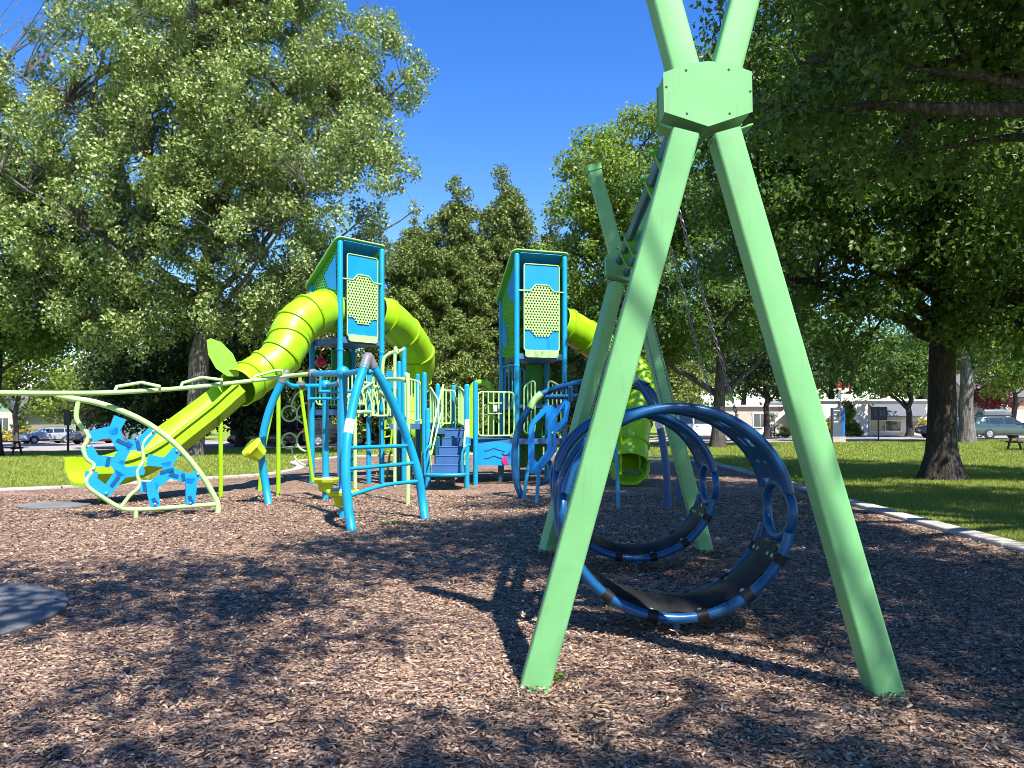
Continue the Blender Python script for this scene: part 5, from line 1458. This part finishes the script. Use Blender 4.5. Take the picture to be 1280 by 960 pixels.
def leaves(name, rng, centres, rads, per, size, mat, parent, outw=None, flat=0.75, up=0.45, droop=0.0, aspect=0.62, origin=(0, 0, 0)):
    n = len(centres)
    cnt = np.maximum(3, (per*(rads/np.mean(rads))**2).astype(int))
    ci = np.repeat(np.arange(n), cnt)
    m = len(ci)
    d = rng.normal(size=(m, 3)); d /= np.linalg.norm(d, axis=1)[:, None]+1e-9
    rr = rads[ci]*rng.random(m)**0.45
    off = d*rr[:, None]; off[:, 2] *= flat
    if droop: off[:, 2] -= droop*(np.hypot(off[:, 0], off[:, 1])/rads[ci])**2*rads[ci]
    p = centres[ci]+off
    nr = rng.normal(size=(m, 3))*0.75+d*0.55; nr[:, 2] += up
    nr /= np.linalg.norm(nr, axis=1)[:, None]+1e-9
    a = rng.normal(size=(m, 3)); a[:, 2] -= 0.5
    a -= nr*np.sum(a*nr, axis=1)[:, None]; a /= np.linalg.norm(a, axis=1)[:, None]+1e-9
    b = np.cross(nr, a)
    s = size*(0.65+0.7*rng.random(m))
    s = s[:, None]
    w = aspect*0.5
    v = np.empty((m, 5, 3))
    fold = nr*s*0.10
    v[:, 0] = p-a*s*0.5
    v[:, 1] = p-a*s*0.08+b*s*w+fold
    v[:, 2] = p+a*s*0.5-fold*0.6
    v[:, 3] = p-a*s*0.08-b*s*w+fold
    v[:, 4] = p
    v = v[:, :4].reshape(-1, 3)-np.array(origin)
    return npmesh(name, v, (4, [(0, 1, 2), (0, 2, 3)]), mat, parent)
def bez(a, b, c, n):
    return [(a*(1-t)**2+b*2*t*(1-t)+c*t*t) for t in [k/(n-1) for k in range(n)]]
def tree(name, label, base, h, r0, ells, ncl, per, clr, leaf, lm, bm, seed, fork=0.35, nlimb=9, lean=(0, 0), shell=0.5, flare=1.7, group=None, limb_r=0.42, droop=0.0, twig=1, up=0.45, bend=0.35, cat='tree', aspect=0.62, extra_limbs=(), top=0.93, flat=0.75, clear=(), wobk=0.012, volp=0.8):
    rng = np.random.default_rng(seed); rnd = random.Random(seed)
    base = V(base)
    o = thing(name, label, cat, base, group)
    cen = []
    vol = np.array([e[3]*e[4]*e[5] for e in ells])**volp; vol = vol/vol.sum()
    tries = 0
    mind = clr*0.75
    while len(cen) < ncl and tries < ncl*30:
        tries += 1
        e = ells[rng.choice(len(ells), p=vol)]
        d = rng.normal(size=3); d /= np.linalg.norm(d)
        q = rng.random()**shell
        p = np.array([e[0]+d[0]*e[3]*q, e[1]+d[1]*e[4]*q, e[2]+d[2]*e[5]*q])
        if cen and tries < ncl*20:
            if np.min(np.sum((np.array(cen)-p)**2, axis=1)) < mind*mind: continue
        if clear:
            pw = V(p)+base
            if min(((pw-c)-SUN*(pw-c).dot(SUN)).length-cr_ for c, cr_ in clear) < 0: continue
        cen.append(p)
    cen = np.array(cen)+np.array(base)
    rads = clr*(0.55+0.8*rng.random(len(cen)))
    # trunk path
    topz = h*top
    tp = []
    nseg = 14
    wob = [V((rnd.uniform(-1, 1), rnd.uniform(-1, 1), 0))*h*wobk for _ in range(nseg+1)]
    for k in range(nseg+1):
        t = k/nseg
        tp.append(base+V((lean[0]*t+wob[k].x*min(1, t*3), lean[1]*t+wob[k].y*min(1, t*3), topz*t-0.15*(t == 0))))
    tp = spline(tp, 3)
    def trad(t): return r0*((1-t)**0.75*0.95+0.05) if t > 0 else r0
    m = len(tp)
    mb = MB()
    # trunk with flared, lobed foot
    nn = 18
    vs = []; fs = []
    ph = rnd.random()*6
    for i, p in enumerate(tp):
        t = i/(m-1); r = trad(t)
        hh = max(0.0, p.z-base.z)
        fl = (flare-1)*math.exp(-hh/(r0*1.1))
        for j in range(nn):
            a = 2*math.pi*j/nn
            lob = 1+fl*(0.75+0.45*math.sin(5*a+ph)+0.2*math.sin(9*a+ph*2))+0.035*math.sin(4*a+ph+hh*0.7)+0.02*math.sin(9*a+hh*2.1)
            vs.append(p+V((math.cos(a)*r*lob, math.sin(a)*r*lob, 0)))
    for i in range(m-1):
        for j in range(nn):
            j2 = (j+1) % nn
            fs.append((i*nn+j, i*nn+j2, (i+1)*nn+j2, (i+1)*nn+j))
    mb.add(vs, fs)
    skel = [(p, trad(i/(m-1))) for i, p in enumerate(tp) if p.z-base.z > h*fork]
    # limbs to spread out clumps
    chosen = []
    order = list(rng.permutation(len(cen)))
    axis_d = lambda c: math.hypot(c[0]-base.x, c[1]-base.y)
    cand = sorted(range(len(cen)), key=lambda i: -axis_d(cen[i])-rng.random()*3)[:max(nlimb*5, 12)]
    for _ in range(min(nlimb, len(cand))):
        best = max(cand, key=lambda i: min([np.linalg.norm(cen[i]-cen[c]) for c in chosen] or [rng.random()]))
        chosen.append(best)
    targets = [V(cen[i]) for i in chosen]+[base+V(e) for e in extra_limbs]
    for T_ in targets:
        hd = math.hypot(T_.x-base.x, T_.y-base.y)
        za = min(max(h*fork, (T_.z-base.z)-hd*0.75*rnd.uniform(0.7, 1.2)), topz*0.86)
        i = min(range(m), key=lambda k: abs(tp[k].z-base.z-za))
        a = tp[i]; ra = max(0.05, min(trad(i/(m-1))*0.8, r0*limb_r*rnd.uniform(0.75, 1.1)))
        mid = a.lerp(T_, 0.5)+V((rnd.uniform(-.1, .1)*hd, rnd.uniform(-.1, .1)*hd, bend*hd*rnd.uniform(0.1, 0.6)))
        pts = bez(a, mid, T_, 12)
        pts = [p+V((rnd.uniform(-1, 1), rnd.uniform(-1, 1), rnd.uniform(-1, 1)))*0.012*hd*(0 < k < 11) for k, p in enumerate(pts)]
        rs = [ra*(1-0.85*k/11) for k in range(12)]
        mb.tube(pts, rs, 9, caps=False)
        skel += list(zip(pts[2:], rs[2:]))
    # lighter branches to every other clump
    SP = np.array([list(s[0]) for s in skel]); SR = np.array([s[1] for s in skel])
    for i in order:
        if i in chosen: continue
        c = cen[i]
        dd = np.linalg.norm(SP-c, axis=1)+np.maximum(0, SP[:, 2]-c[2])*0.9
        k = int(np.argmin(dd))
        a = V(SP[k]); T_ = V(c)
        L_ = (T_-a).length
        if L_ < 0.05: continue
        ra = min(SR[k]*0.7, 0.018+0.014*L_)
        pts = bez(a, a.lerp(T_, 0.5)+V((rnd.uniform(-.15, .15)*L_, rnd.uniform(-.15, .15)*L_, 0.12*L_)), T_, 6)
        mb.tube(pts, [ra*(1-0.8*k2/5) for k2 in range(6)], 5, caps=False)
        for _ in range(twig):
            d = V(rng.normal(size=3)); d.normalize()
            s0 = pts[rnd.choice((2, 3, 4, 5))]
            e0 = s0+d*rads[i]*rnd.uniform(0.7, 1.2)
            mb.tube([s0, s0.lerp(e0, 0.5)+V((0, 0, 0.06)), e0], [0.012+0.002*h/10, 0.009, 0.004], 4, caps=False)
    mb.build('trunk', bm, o, True, 60, False)
    leaves('crown', rng, cen, rads, per, leaf, lm, o, droop=droop, origin=base, up=up, aspect=aspect, flat=flat)
    return o
def onlawn(px, Y):
    x = (px-640)*Y/FPX
    return (x, Y, gz(x, Y))
E = lambda *a: a
# openings in the crowns through which the sun reaches the swing legs and the ground round their feet
GAPS = [(V(c), r) for c, r in (((1.45, 4.4, 2.2), 1.0), ((1.8, 4.4, 1.0), 0.9), ((0.8, 4.4, 2.2), 0.95), ((0.4, 4.4, 1.0), 0.95), ((0.1, 4.2, 0.0), 0.7), ((0.8, 4.4, 4.4), 0.7), ((1.5, 4.4, 4.4), 0.7), ((6.3, 12, 0), 1.0), ((6.2, 10, 0), 1.0), ((6.45, 14.2, 0), 0.9))]
# big cottonwood left
tree('cottonwood_tree', 'huge pale barked cottonwood behind the left tower, filling the upper left', onlawn(238, 37), 25, 0.50,
     [E(-1.5, 0, 13, 7.6, 6, 6.5), E(4.5, -1, 13, 6.6, 5.5, 6.0), E(0.5, 0, 20, 7.6, 6, 6.5), E(-5.5, -1, 9, 4.5, 4, 3.8), E(6.5, 0, 8.0, 3.6, 4, 2.8), E(3.2, 0, 24, 4.5, 4, 4.0), E(8.0, 0, 18, 3.6, 3.5, 4.0), E(-8.5, -1, 15, 4.0, 4, 4.5), E(-2.6, -1.5, 6.6, 3.2, 2.6, 2.0), E(3.4, -1.8, 6.6, 3.0, 2.6, 1.8)],
     1350, 175, 0.66, 0.17, M['leaf_cotton'], M['bark_grey'], 11, fork=0.235, nlimb=20, lean=(2.6, 0), limb_r=0.36, flare=1.5, bend=0.12, shell=0.5, twig=1, flat=1.0)
tree('shade_tree', 'dark trunked ash at the left edge with loose blue green foliage', onlawn(-6, 38), 17, 0.30,
     [E(0.5, 0, 9.5, 5.6, 5, 4.5), E(-1, 0, 13, 4.5, 4.5, 4.2), E(3.3, 0, 7.2, 3.2, 3, 2.4), E(-2, -1, 7, 3, 3, 2.2)],
     150, 230, 1.05, 0.22, M['leaf_maple'], M['bark_dark'], 12, fork=0.25, nlimb=9, shell=0.45)
# evergreens in the shade behind the cottonwood; dark leaf colour deepens that shade
for i, (px, Y, h, lab) in enumerate(((196, 54, 11.5, 'dark shaded tree just left of the cottonwood trunk'), (300, 53, 13.0, 'dark shaded tree between the cottonwood trunk and the lime slide'), (382, 56, 15.0, 'dark shaded tree directly behind the left tower'))):
    tree('shade_tree', lab, onlawn(px, Y), h, 0.3, [E(0, 0, h*0.55, 4.6, 4.2, h*0.42), E(1.5, -1, h*0.35, 3.6, 3.2, h*0.25), E(-1.8, -0.5, h*0.35, 3.4, 3.2, h*0.25)], 120, 150, 1.15, 0.30, M['leaf_dark'], M['bark_dark'], 20+i, fork=0.1, nlimb=6, shell=0.45, twig=0)
# yellow green trees near the houses
for i, (px, Y, h, w, lab, lm) in enumerate(((110, 78, 10.5, 5.2, 'yellow green tree above the two parked cars on the left', 'leaf_willow'), (150, 82, 8, 4.5, 'low yellow green tree right of the dark sign post', 'leaf_willow'), (20, 62, 13, 5, 'leafy yellow green tree over the cream cottage roof', 'leaf_bright'), (228, 84, 8, 4.5, 'small light tree showing behind the cottonwood foot', 'leaf_bright'))):
    tree('street_tree', lab, onlawn(px, Y), h, 0.22, [E(0, 0, h*0.6, w, w*0.8, h*0.36), E(w*0.5, 0, h*0.42, w*0.6, w*0.6, h*0.2), E(-w*0.5, 0, h*0.45, w*0.6, w*0.6, h*0.22)], 95, 110, 1.15, 0.32, M[lm], M['bark_mid'], 30+i, fork=0.2, nlimb=6, twig=0)
# tall olive conifers in the middle
def conifer(label, px, Y, h, w, seed):
    ells = []
    for k in range(13):
        t = k/12
        ells.append((0.25*math.sin(k*2.1+seed), 0.2*math.cos(k*1.7+seed), h*(0.10+0.83*t), w*(1-t)**0.72+0.22, w*(1-t)**0.72*0.85+0.22, h*0.06))
    return tree('conifer_tree', label, onlawn(px, Y), h, 0.32, ells, 640, 170, 0.62, 0.23, M['leaf_olive'], M['bark_mid'], seed, fork=0.08, nlimb=10, shell=0.4, limb_r=0.2, droop=0.35, bend=0.05, twig=0, aspect=0.38, top=0.985, volp=0.42)
conifer('olive conifer with a slender top, left of the pair behind the play structure', 569, 52, 18.6, 5.8, 41)
conifer('olive conifer with the tallest twin spires behind the right tower', 632, 54, 19.8, 5.8, 42)
conifer('broad olive conifer close behind the left tower, its top leaning left', 520, 50, 15.4, 5.0, 43)
conifer('short olive conifer filling the gap behind the right tower', 690, 56, 16.5, 5.2, 44)
conifer('slim olive conifer showing between the two middle spires', 602, 58, 17.6, 4.4, 45)
# bright green maple behind the right tower and the swing
tree('maple_tree', 'tall bright green maple rising between the right tower and the swing frame', onlawn(778, 46), 20.5, 0.34,
     [E(0, 0, 13.5, 4.6, 4.2, 5.5), E(1.8, 0, 17.5, 3.4, 3.2, 3.6), E(-2.2, 0, 11, 3.2, 3, 3.6), E(0.5, 0, 7.5, 4.4, 3.8, 3.4), E(-1, 0, 16, 2.6, 2.6, 3)],
     230, 190, 0.95, 0.23, M['leaf_bright'], M['bark_mid'], 51, fork=0.2, nlimb=10, shell=0.45)
tree('maple_tree', 'dark green multi stemmed maple with its pale trunk above the nearer ring swing', onlawn(897, 42), 18.0, 0.33,
     [E(0, 0, 9.5, 5.6, 4.5, 4.2), E(-1.5, 0, 13.5, 4.2, 4, 4.2), E(3.5, 0, 7.5, 4.0, 3.6, 2.6), E(-3, 0, 6.8, 3.6, 3.4, 2.4), E(2.5, 0, 13, 4, 4, 3.5)],
     210, 210, 1.0, 0.22, M['leaf_maple'], M['bark_mid'], 52, fork=0.13, nlimb=10, limb_r=0.6)
# the big dark trunk on the right
tree('large_maple', 'big dark trunked maple standing on the lawn at the right, flared roots', onlawn(1177, 20.6), 17.0, 0.37,
     [E(0.5, 0, 9.0, 6.2, 5.0, 3.4), E(-3.5, -0.5, 6.6, 3.2, 3.2, 2.6), E(0, 0.5, 13, 5.6, 5, 3.6), E(4, 0, 7.5, 4.5, 4.2, 3.4), E(-4.2, 0, 9.2, 2.6, 3.4, 3.8), E(0.5, -2.0, 6.0, 3.2, 2.2, 1.5), E(-2.8, -1, 4.7, 2.4, 2.2, 1.3), E(2.8, -0.5, 4.7, 2.8, 2.2, 1.2), E(0.3, -1.4, 5.0, 1.7, 1.2, 1.2), E(5.5, -1, 5.0, 2.5, 2.5, 1.6), E(-2.9, -1.0, 3.9, 2.0, 1.8, 1.3), E(2.6, -0.8, 3.9, 1.8, 1.5, 0.9)],
     500, 240, 0.80, 0.16, M['leaf_maple'], M['bark_dark'], 53, wobk=0.003, fork=0.22, nlimb=13, flare=1.75, limb_r=0.5)
# near tree just outside the right edge: its limbs hang into the picture and shade the mulch
tree('large_maple', 'near maple rooted beyond the right edge, its long bare limbs hanging in overhead', (10.2, 8.8, 0), 14.5, 0.36,
     [E(-2.0, 1.0, 9.4, 5.6, 5.4, 2.8), E(-3.8, 3.0, 7.0, 3.0, 3.4, 1.8), E(0, 0, 11.5, 5.5, 5.5, 2.8), E(1, 3, 6.6, 3.5, 3.5, 2), E(-3.6, -2.0, 9.5, 3.2, 3.6, 2.0), E(-4.2, 5.6, 9.4, 3.0, 2.6, 2.0), E(-4.0, 5.2, 11.2, 2.8, 2.6, 1.4), E(-5.0, 1.0, 9.8, 3, 3.5, 1.6)],
     400, 230, 0.70, 0.13, M['leaf_maple'], M['bark_mid'], 54, fork=0.30, nlimb=16, limb_r=0.5, bend=0.3, twig=5, clear=GAPS,
     extra_limbs=((-4.6, 2.4, 6.7), (-5.2, 4.6, 7.8)))
# maple behind the viewer on the right: its high crown reaches over the viewer and dapples the mulch
tree('large_maple', 'maple standing behind the viewer whose dappled shade lies on the foreground mulch', (8.6, -2.6, 0), 15, 0.4,
     [E(-3.6, 5.4, 10.2, 5.0, 3.6, 1.7), E(-1.0, 6.4, 10.6, 4.4, 3.6, 1.9), E(0, 0, 11.5, 5.0, 4.5, 3), E(-8.2, 3.9, 9.8, 3.2, 2.0, 1.0), E(-5.0, -0.6, 10.4, 4.6, 2.0, 1.1), E(-3.2, 6.4, 10.4, 4.0, 3.0, 1.4)],
     400, 190, 0.78, 0.15, M['leaf_maple'], M['bark_dark'], 56, fork=0.35, nlimb=10, limb_r=0.16, clear=GAPS)
# farther trees on the right
tree('double_trunk_tree', 'pale grey trunk beside the parked green car, with a high dark crown', onlawn(1208, 45), 15, 0.42, [E(0, 0, 9, 4.5, 4, 3.6), E(1.5, 0, 6.5, 3.5, 3, 2.0), E(-1, 0, 12, 3.6, 3.4, 2.8)], 110, 130, 1.05, 0.26, M['leaf_maple'], M['bark_grey'], 61, fork=0.27, nlimb=7, flare=1.35, twig=0)
tree('street_tree', 'small round street tree in front of the white building, right of the notice board', onlawn(1137, 58.5), 8.6, 0.24, [E(0, 0, 5.4, 3.6, 3.2, 2.5), E(-1.5, 0, 4.2, 2.6, 2.2, 1.5), E(1.2, 0, 6.4, 2.4, 2.2, 1.6)], 85, 100, 0.9, 0.25, M['leaf_maple'], M['bark_dark'], 62, fork=0.25, nlimb=7, limb_r=0.6, twig=0)
tree('street_tree', 'dark street tree before the beige wing, seen left of the right swing leg', onlawn(959, 56.5), 9.2, 0.24, [E(0, 0, 5.9, 3.8, 3.2, 2.8), E(1.8, 0, 4.8, 2.6, 2.2, 1.7)], 90, 110, 0.95, 0.26, M['leaf_dark'], M['bark_dark'], 63, fork=0.25, nlimb=7, twig=0)
tree('street_tree', 'light green tree at the right edge above the parked car', onlawn(1268, 61), 9.5, 0.22, [E(0.5, 0, 6.2, 3.6, 3.2, 3.0), E(-1.2, 0, 4.8, 2.2, 2.2, 1.6)], 85, 100, 1.0, 0.28, M['leaf_bright'], M['bark_mid'], 64, fork=0.2, nlimb=6, twig=0)
tree('red_tree', 'small crimson leaved tree behind the roof box', onlawn(1240, 64), 4.8, 0.13, [E(0, 0, 3.2, 1.9, 1.7, 1.4)], 45, 70, 0.6, 0.2, M['leaf_red'], M['bark_dark'], 65, fork=0.25, nlimb=5, twig=0)
tree('street_tree', 'light green tree seen through the gap left of the pale maple trunk', onlawn(842, 66), 8.0, 0.2, [E(0, 0, 4.6, 3.6, 3.2, 2.9)], 70, 110, 1.0, 0.28, M['leaf_willow'], M['bark_mid'], 66, fork=0.15, nlimb=6, twig=0)
tree('shade_tree', 'dark tree behind the white building at the right of the big trunk', onlawn(1040, 82), 15, 0.3, [E(0, 0, 9, 5.5, 5, 5), E(4, 0, 8, 4, 4, 4)], 110, 110, 1.3, 0.36, M['leaf_maple'], M['bark_dark'], 67, fork=0.2, nlimb=6, twig=0)
tree('shade_tree', 'tall dark tree far behind the maple beside the swing', onlawn(930, 78), 18, 0.3, [E(0, 0, 11, 6, 5, 6), E(-4, 0, 9, 4.5, 4, 5)], 130, 110, 1.35, 0.38, M['leaf_dark'], M['bark_dark'], 68, fork=0.2, nlimb=6, twig=0)
tree('street_tree', 'leafy tree between the big trunk and the pale double trunk', onlawn(1185, 72), 12, 0.25, [E(0, 0, 7.4, 4.2, 4, 4)], 85, 110, 1.1, 0.3, M['leaf_bright'], M['bark_mid'], 69, fork=0.2, nlimb=6, twig=0)
# shrubs
def shrub(name, label, px, Y, h, w, lm, seed, cone=False, n=40, per=70, cat='shrub'):
    ells = [(0, 0, h*(0.15+0.2*k), w*(1-0.2*k) if cone else w*math.sqrt(max(0.1, 1-(k/4.2)**2)), w*(1-0.2*k) if cone else w*0.8, h*0.13) for k in range(5)]
    return tree(name, label, onlawn(px, Y), h, 0.05, ells, n, per, max(0.16, h*0.09), max(0.09, h*0.05), M[lm], M['bark_mid'], seed, fork=0.05, nlimb=4, twig=0, cat=cat, flare=1.1)
shrub('cone_shrub', 'narrow cone shaped evergreen shrub beside the information pillar', 1060, 60.9, 3.2, 0.95, 'leaf_maple', 71, True, 60, 90)
shrub('flower_shrub', 'yellow flowering shrub left of the information pillar', 1036, 61.0, 1.3, 0.7, 'leaf_yellow', 72)
shrub('flower_shrub', 'yellow flowering shrub at the foot of the small street tree', 1155, 61.2, 1.3, 0.9, 'leaf_yellow', 73)
shrub('flower_shrub', 'white flowering shrub by the beige wing', 968, 60.9, 1.9, 1.0, 'leaf_white', 74)
shrub('flower_shrub', 'low pale green shrub in front of the slanted rail', 981, 60.8, 0.9, 0.9, 'leaf_willow', 75)
shrub('flower_shrub', 'yellow flower bed bush left of the silver estate car', 8, 79.5, 1.4, 1.2, 'leaf_yellow', 76)
shrub('flower_shrub', 'yellow flower bed bush behind the silver estate car', 34, 79.8, 1.5, 1.6, 'leaf_yellow', 77)
shrub('tall_shrub', 'tall green rose bush on the front of the cream cottage', 25, 80.5, 3.0, 0.9, 'leaf_maple', 78)
shrub('hedge_shrub', 'dark round shrub behind the grey estate car', 142, 78.5, 3.2, 2.6, 'leaf_dark', 79, False, 60, 90)
shrub('hedge_shrub', 'dark round shrub right of the white lamp', 214, 77.9, 2.6, 2.4, 'leaf_dark', 80, False, 60, 90)
# far wood closing the view behind the houses
def far_wood():
    rng = np.random.default_rng(90)
    cs = []; rs = []
    for x in np.arange(-190, 190, 4.2):
        y = 118+rng.normal()*6
        h = 9+5*abs(math.sin(x*0.11))+rng.random()*4
        for k in range(12):
            z = 1+h*rng.random()**0.8
            cs.append((x+rng.normal()*2.2, y+rng.normal()*2, z)); rs.append(1.7)
    o = leaves('far_wood', rng, np.array(cs), np.array(rs), 95, 0.6, M['leaf_maple'], None)
    o['kind'] = 'stuff'
far_wood()
# unseen maples added round the viewer to block low sky light
for i, (x, y, h, lab) in enumerate(((-13, -14, 14, 'unseen sky blocking maple added behind the viewer on the left'), (-24, -4, 13, 'unseen sky blocking maple added far out to the left of the viewer'), (-2, -24, 15, 'unseen sky blocking maple added straight behind the viewer'), (24, -16, 15, 'unseen sky blocking maple added behind the viewer far to the right'), (24, 4, 14, 'unseen sky blocking maple added right of the near maple'))):
    tree('sky_block_maple', lab, (x, y, -0.03), h, 0.35, [E(0, 0, h*0.55, 6.0, 6.0, h*0.36), E(2.5, 1, h*0.4, 4, 4, h*0.25)], 120, 90, 1.5, 0.42, M['leaf_maple'], M['bark_dark'], 101+i, fork=0.2, nlimb=6, twig=0)
# ---------------------------------------------------------------- loose mulch chips (real geometry near the viewer)
def chips():
    rng = np.random.default_rng(7)
    n = 560000
    # density falls with distance; stay within the bed
    y = 1.6+14.5*rng.random(n)**1.75
    half = 1.1+0.74*y+0.9
    x = (rng.random(n)*2-1)*half
    keep = inside_bed(x, y) & (x < 6.0)
    x = x[keep]; y = y[keep]
    d1 = ((x+4.93)/1.32)**2+((y-5.85)/1.34)**2
    d2 = ((x+8.35)/0.6)**2+((y-14)/0.48)**2
    keep = ((d1 > 1) | (rng.random(len(x)) < 0.03)) & ((d2 > 1) | (rng.random(len(x)) < 0.02))
    x = x[keep]; y = y[keep]; d1 = d1[keep]
    for fx, fy in ((0.142, 4.48), (2.115, 4.36), (0.42, 9.13), (2.30, 9.13)):
        an = rng.random(700)*6.283; rd = 0.08+0.20*rng.random(700)
        x = np.concatenate([x, fx+rd*np.cos(an)]); y = np.concatenate([y, fy+rd*np.sin(an)]); d1 = np.concatenate([d1, np.full(700, 5.0)])
    heap = np.zeros(len(x)); heap[-2800:] = 0.028*rng.random(2800)
    n = len(x)
    big = 1+0.055*np.maximum(0, y-4)
    # chips heaped round the feet of the swing
    ln = (0.008+0.034*rng.random(n)**2.0)*big; wd = ln*(0.20+0.25*rng.random(n))
    lone = rng.random(n) < 0.004
    ln = np.where(lone, ln*2.4, ln); wd = np.where(lone, wd*0.5, wd)
    z = 0.003+0.020*rng.random(n)+np.where(d1 < 1, 0.045, 0)+heap
    # low mounds and dips
    yaw = rng.random(n)*6.283; pit = rng.normal(size=n)*0.22; rol = rng.normal(size=n)*0.35
    a = np.stack([np.cos(yaw)*np.cos(pit), np.sin(yaw)*np.cos(pit), np.sin(pit)], 1)
    b0 = np.stack([-np.sin(yaw), np.cos(yaw), np.zeros(n)], 1)
    nn = np.cross(a, b0)
    b = b0*np.cos(rol)[:, None]+nn*np.sin(rol)[:, None]
    up = np.cross(a, b)
    p = np.stack([x, y, z], 1)
    v = np.empty((n, 6, 3))
    L = ln[:, None]*0.5; Wd = wd[:, None]*0.5
    curl = up*(ln*0.12*rng.normal(size=n))[:, None]
    tp = (0.35+0.6*rng.random(n))[:, None]; tq = (0.35+0.6*rng.random(n))[:, None]
    v[:, 0] = p-a*L-b*Wd*tp+curl; v[:, 1] = p-a*L*0.9+b*Wd*tq+curl
    v[:, 2] = p-b*Wd; v[:, 3] = p+b*Wd+up*L*0.05
    v[:, 4] = p+a*L-b*Wd*tq+curl; v[:, 5] = p+a*L*0.92+b*Wd*tp+curl
    o = npmesh('mulch_chips', v.reshape(-1, 3), (6, [(0, 2, 3, 1), (2, 4, 5, 3)]), M['chip'])
    o['kind'] = 'stuff'
chips()
# ---------------------------------------------------------------- grass blades on the nearer lawn
M['blade'] = leafmat('grass_blade', [(0.14, 0.20, 0.018), (0.25, 0.31, 0.04), (0.42, 0.44, 0.11)], (0.22, 0.30, 0.03), 0.35, 0.5)
def grass():
    rng = np.random.default_rng(8)
    xs = []; ys = []
    n = 430000
    y = 7.5+40*rng.random(n)**1.75; x = 6.0+(0.75*y-4.0)*rng.random(n)
    k1 = ~inside_bed(x, y) & (x < 0.72*y+1.5)
    n2 = 150000
    y2 = 14+34*rng.random(n2)**1.35; x2 = -0.72*y2-1+rng.random(n2)*(0.72*y2-5)
    k2 = ~inside_bed(x2, y2)
    x = np.concatenate([x[k1], x2[k2]]); y = np.concatenate([y[k1], y2[k2]])
    # keep the kerb clear
    ed = np.array([(p.x, p.y) for p in spline(edge, 16)])
    keep = np.ones(len(x), dtype=bool)
    for i in range(0, len(x), 20000):
        d = np.min((x[i:i+20000, None]-ed[None, :, 0])**2+(y[i:i+20000, None]-ed[None, :, 1])**2, axis=1)
        keep[i:i+20000] = d > 0.19**2
    x = x[keep]; y = y[keep]
    n = len(x)
    t = np.clip((y-20)/30, 0, 1); s_ = t*t*(3-2*t)
    z = s_*np.clip(0.0125*x, -0.5, 0.55)-0.03*(1-s_)
    h = (0.03+0.045*rng.random(n))*(1+0.02*np.maximum(0, y-8)); w = 0.0045*(1+0.10*np.maximum(0, y-7))
    yaw = rng.random(n)*6.283
    ln = rng.normal(size=(n, 2))*0.5
    p = np.stack([x, y, z], 1)
    s = np.stack([np.cos(yaw), np.sin(yaw), np.zeros(n)], 1)*w[:, None]
    tip = p+np.stack([ln[:, 0]*h, ln[:, 1]*h, h], 1)
    v = np.empty((n, 3, 3)); v[:, 0] = p-s; v[:, 1] = p+s; v[:, 2] = tip
    o = npmesh('grass', v.reshape(-1, 3), (3, [(0, 1, 2)]), M['blade'])
    o['kind'] = 'stuff'
grass()
# small weeds and fallen leaves on the mulch
rng = np.random.default_rng(12)
def weed(px, py, label, r=0.12, k=6):
    g = G(px, py)
    o = leaves('weed', rng, np.array([(g.x+rng.normal()*r, g.y+rng.normal()*r, 0.03) for _ in range(8)]), np.full(8, 0.05), k, 0.04, M['leaf_bright'], None, flat=0.4)
    return tag(o, label, 'weed')
weed(630, 660, 'little green weed in the shaded mulch in front of the hoop climber', 0.06)
weed(490, 655, 'little green weed in the sunny mulch by the arched blue leg', 0.06)
weed(697, 851, 'tiny green sprig at the foot of the near left swing leg', 0.012, 3)
def litter():
    n = 170
    y = 3+13*rng.random(n)**1.3; x = (rng.random(n)*2-1)*(0.72*y); x = np.minimum(x, 5.8)
    c = np.stack([x, y, np.full(n, 0.028)], 1)
    o = leaves('leaf_litter', rng, c, np.full(n, 0.004), 3, 0.04, M['leaf_dry'], None, flat=0.3, up=3)
    o['kind'] = 'stuff'
litter()

# ---------------------------------------------------------------- daylight
w = bpy.data.worlds.new('World'); scene.world = w; w.use_nodes = True
nt = w.node_tree
sky = nt.nodes.new('ShaderNodeTexSky'); sky.sky_type = 'NISHITA'; sky.sun_disc = False
sky.sun_elevation = math.asin(SUN.z); sky.sun_rotation = math.atan2(SUN.x, SUN.y)
sky.altitude = 600; sky.air_density = 1.0; sky.dust_density = 0.05; sky.ozone_density = 1.6
bg = nt.nodes['Background']; bg.inputs['Strength'].default_value = 0.13
hs = nt.nodes.new('ShaderNodeHueSaturation'); hs.inputs['Saturation'].default_value = 1.38; hs.inputs['Hue'].default_value = 0.515
nt.links.new(sky.outputs[0], hs.inputs['Color']); nt.links.new(hs.outputs[0], bg.inputs['Color'])
sun = bpy.data.lights.new('sun', 'SUN'); sun.energy = 5.0; sun.angle = R(0.53); sun.color = (1.0, 0.955, 0.89)
so = bpy.data.objects.new('sun', sun); C.objects.link(so)
so.rotation_euler = (-SUN).to_track_quat('-Z', 'Y').to_euler()
so.location = (20, -30, 50)
cam = bpy.data.cameras.new('camera'); co = bpy.data.objects.new('camera', cam); C.objects.link(co)
co.location = (0, 0, CAM_H); co.rotation_euler = (R(90), 0, 0)
cam.sensor_width = 36; cam.lens = 36*FPX/1280; cam.shift_y = (HZ-480)/1280
cam.clip_start = 0.05; cam.clip_end = 3000
scene.camera = co
vs_ = scene.view_settings
vs_.view_transform = 'Standard'; vs_.look = 'None'; vs_.exposure = 1.1; vs_.gamma = 1.0; vs_.use_curve_mapping = False
cy = scene.cycles
cy.max_bounces = 8; cy.transparent_max_bounces = 12; cy.diffuse_bounces = 1; cy.glossy_bounces = 3
cy.use_denoising = True; cy.filter_width = 0.9
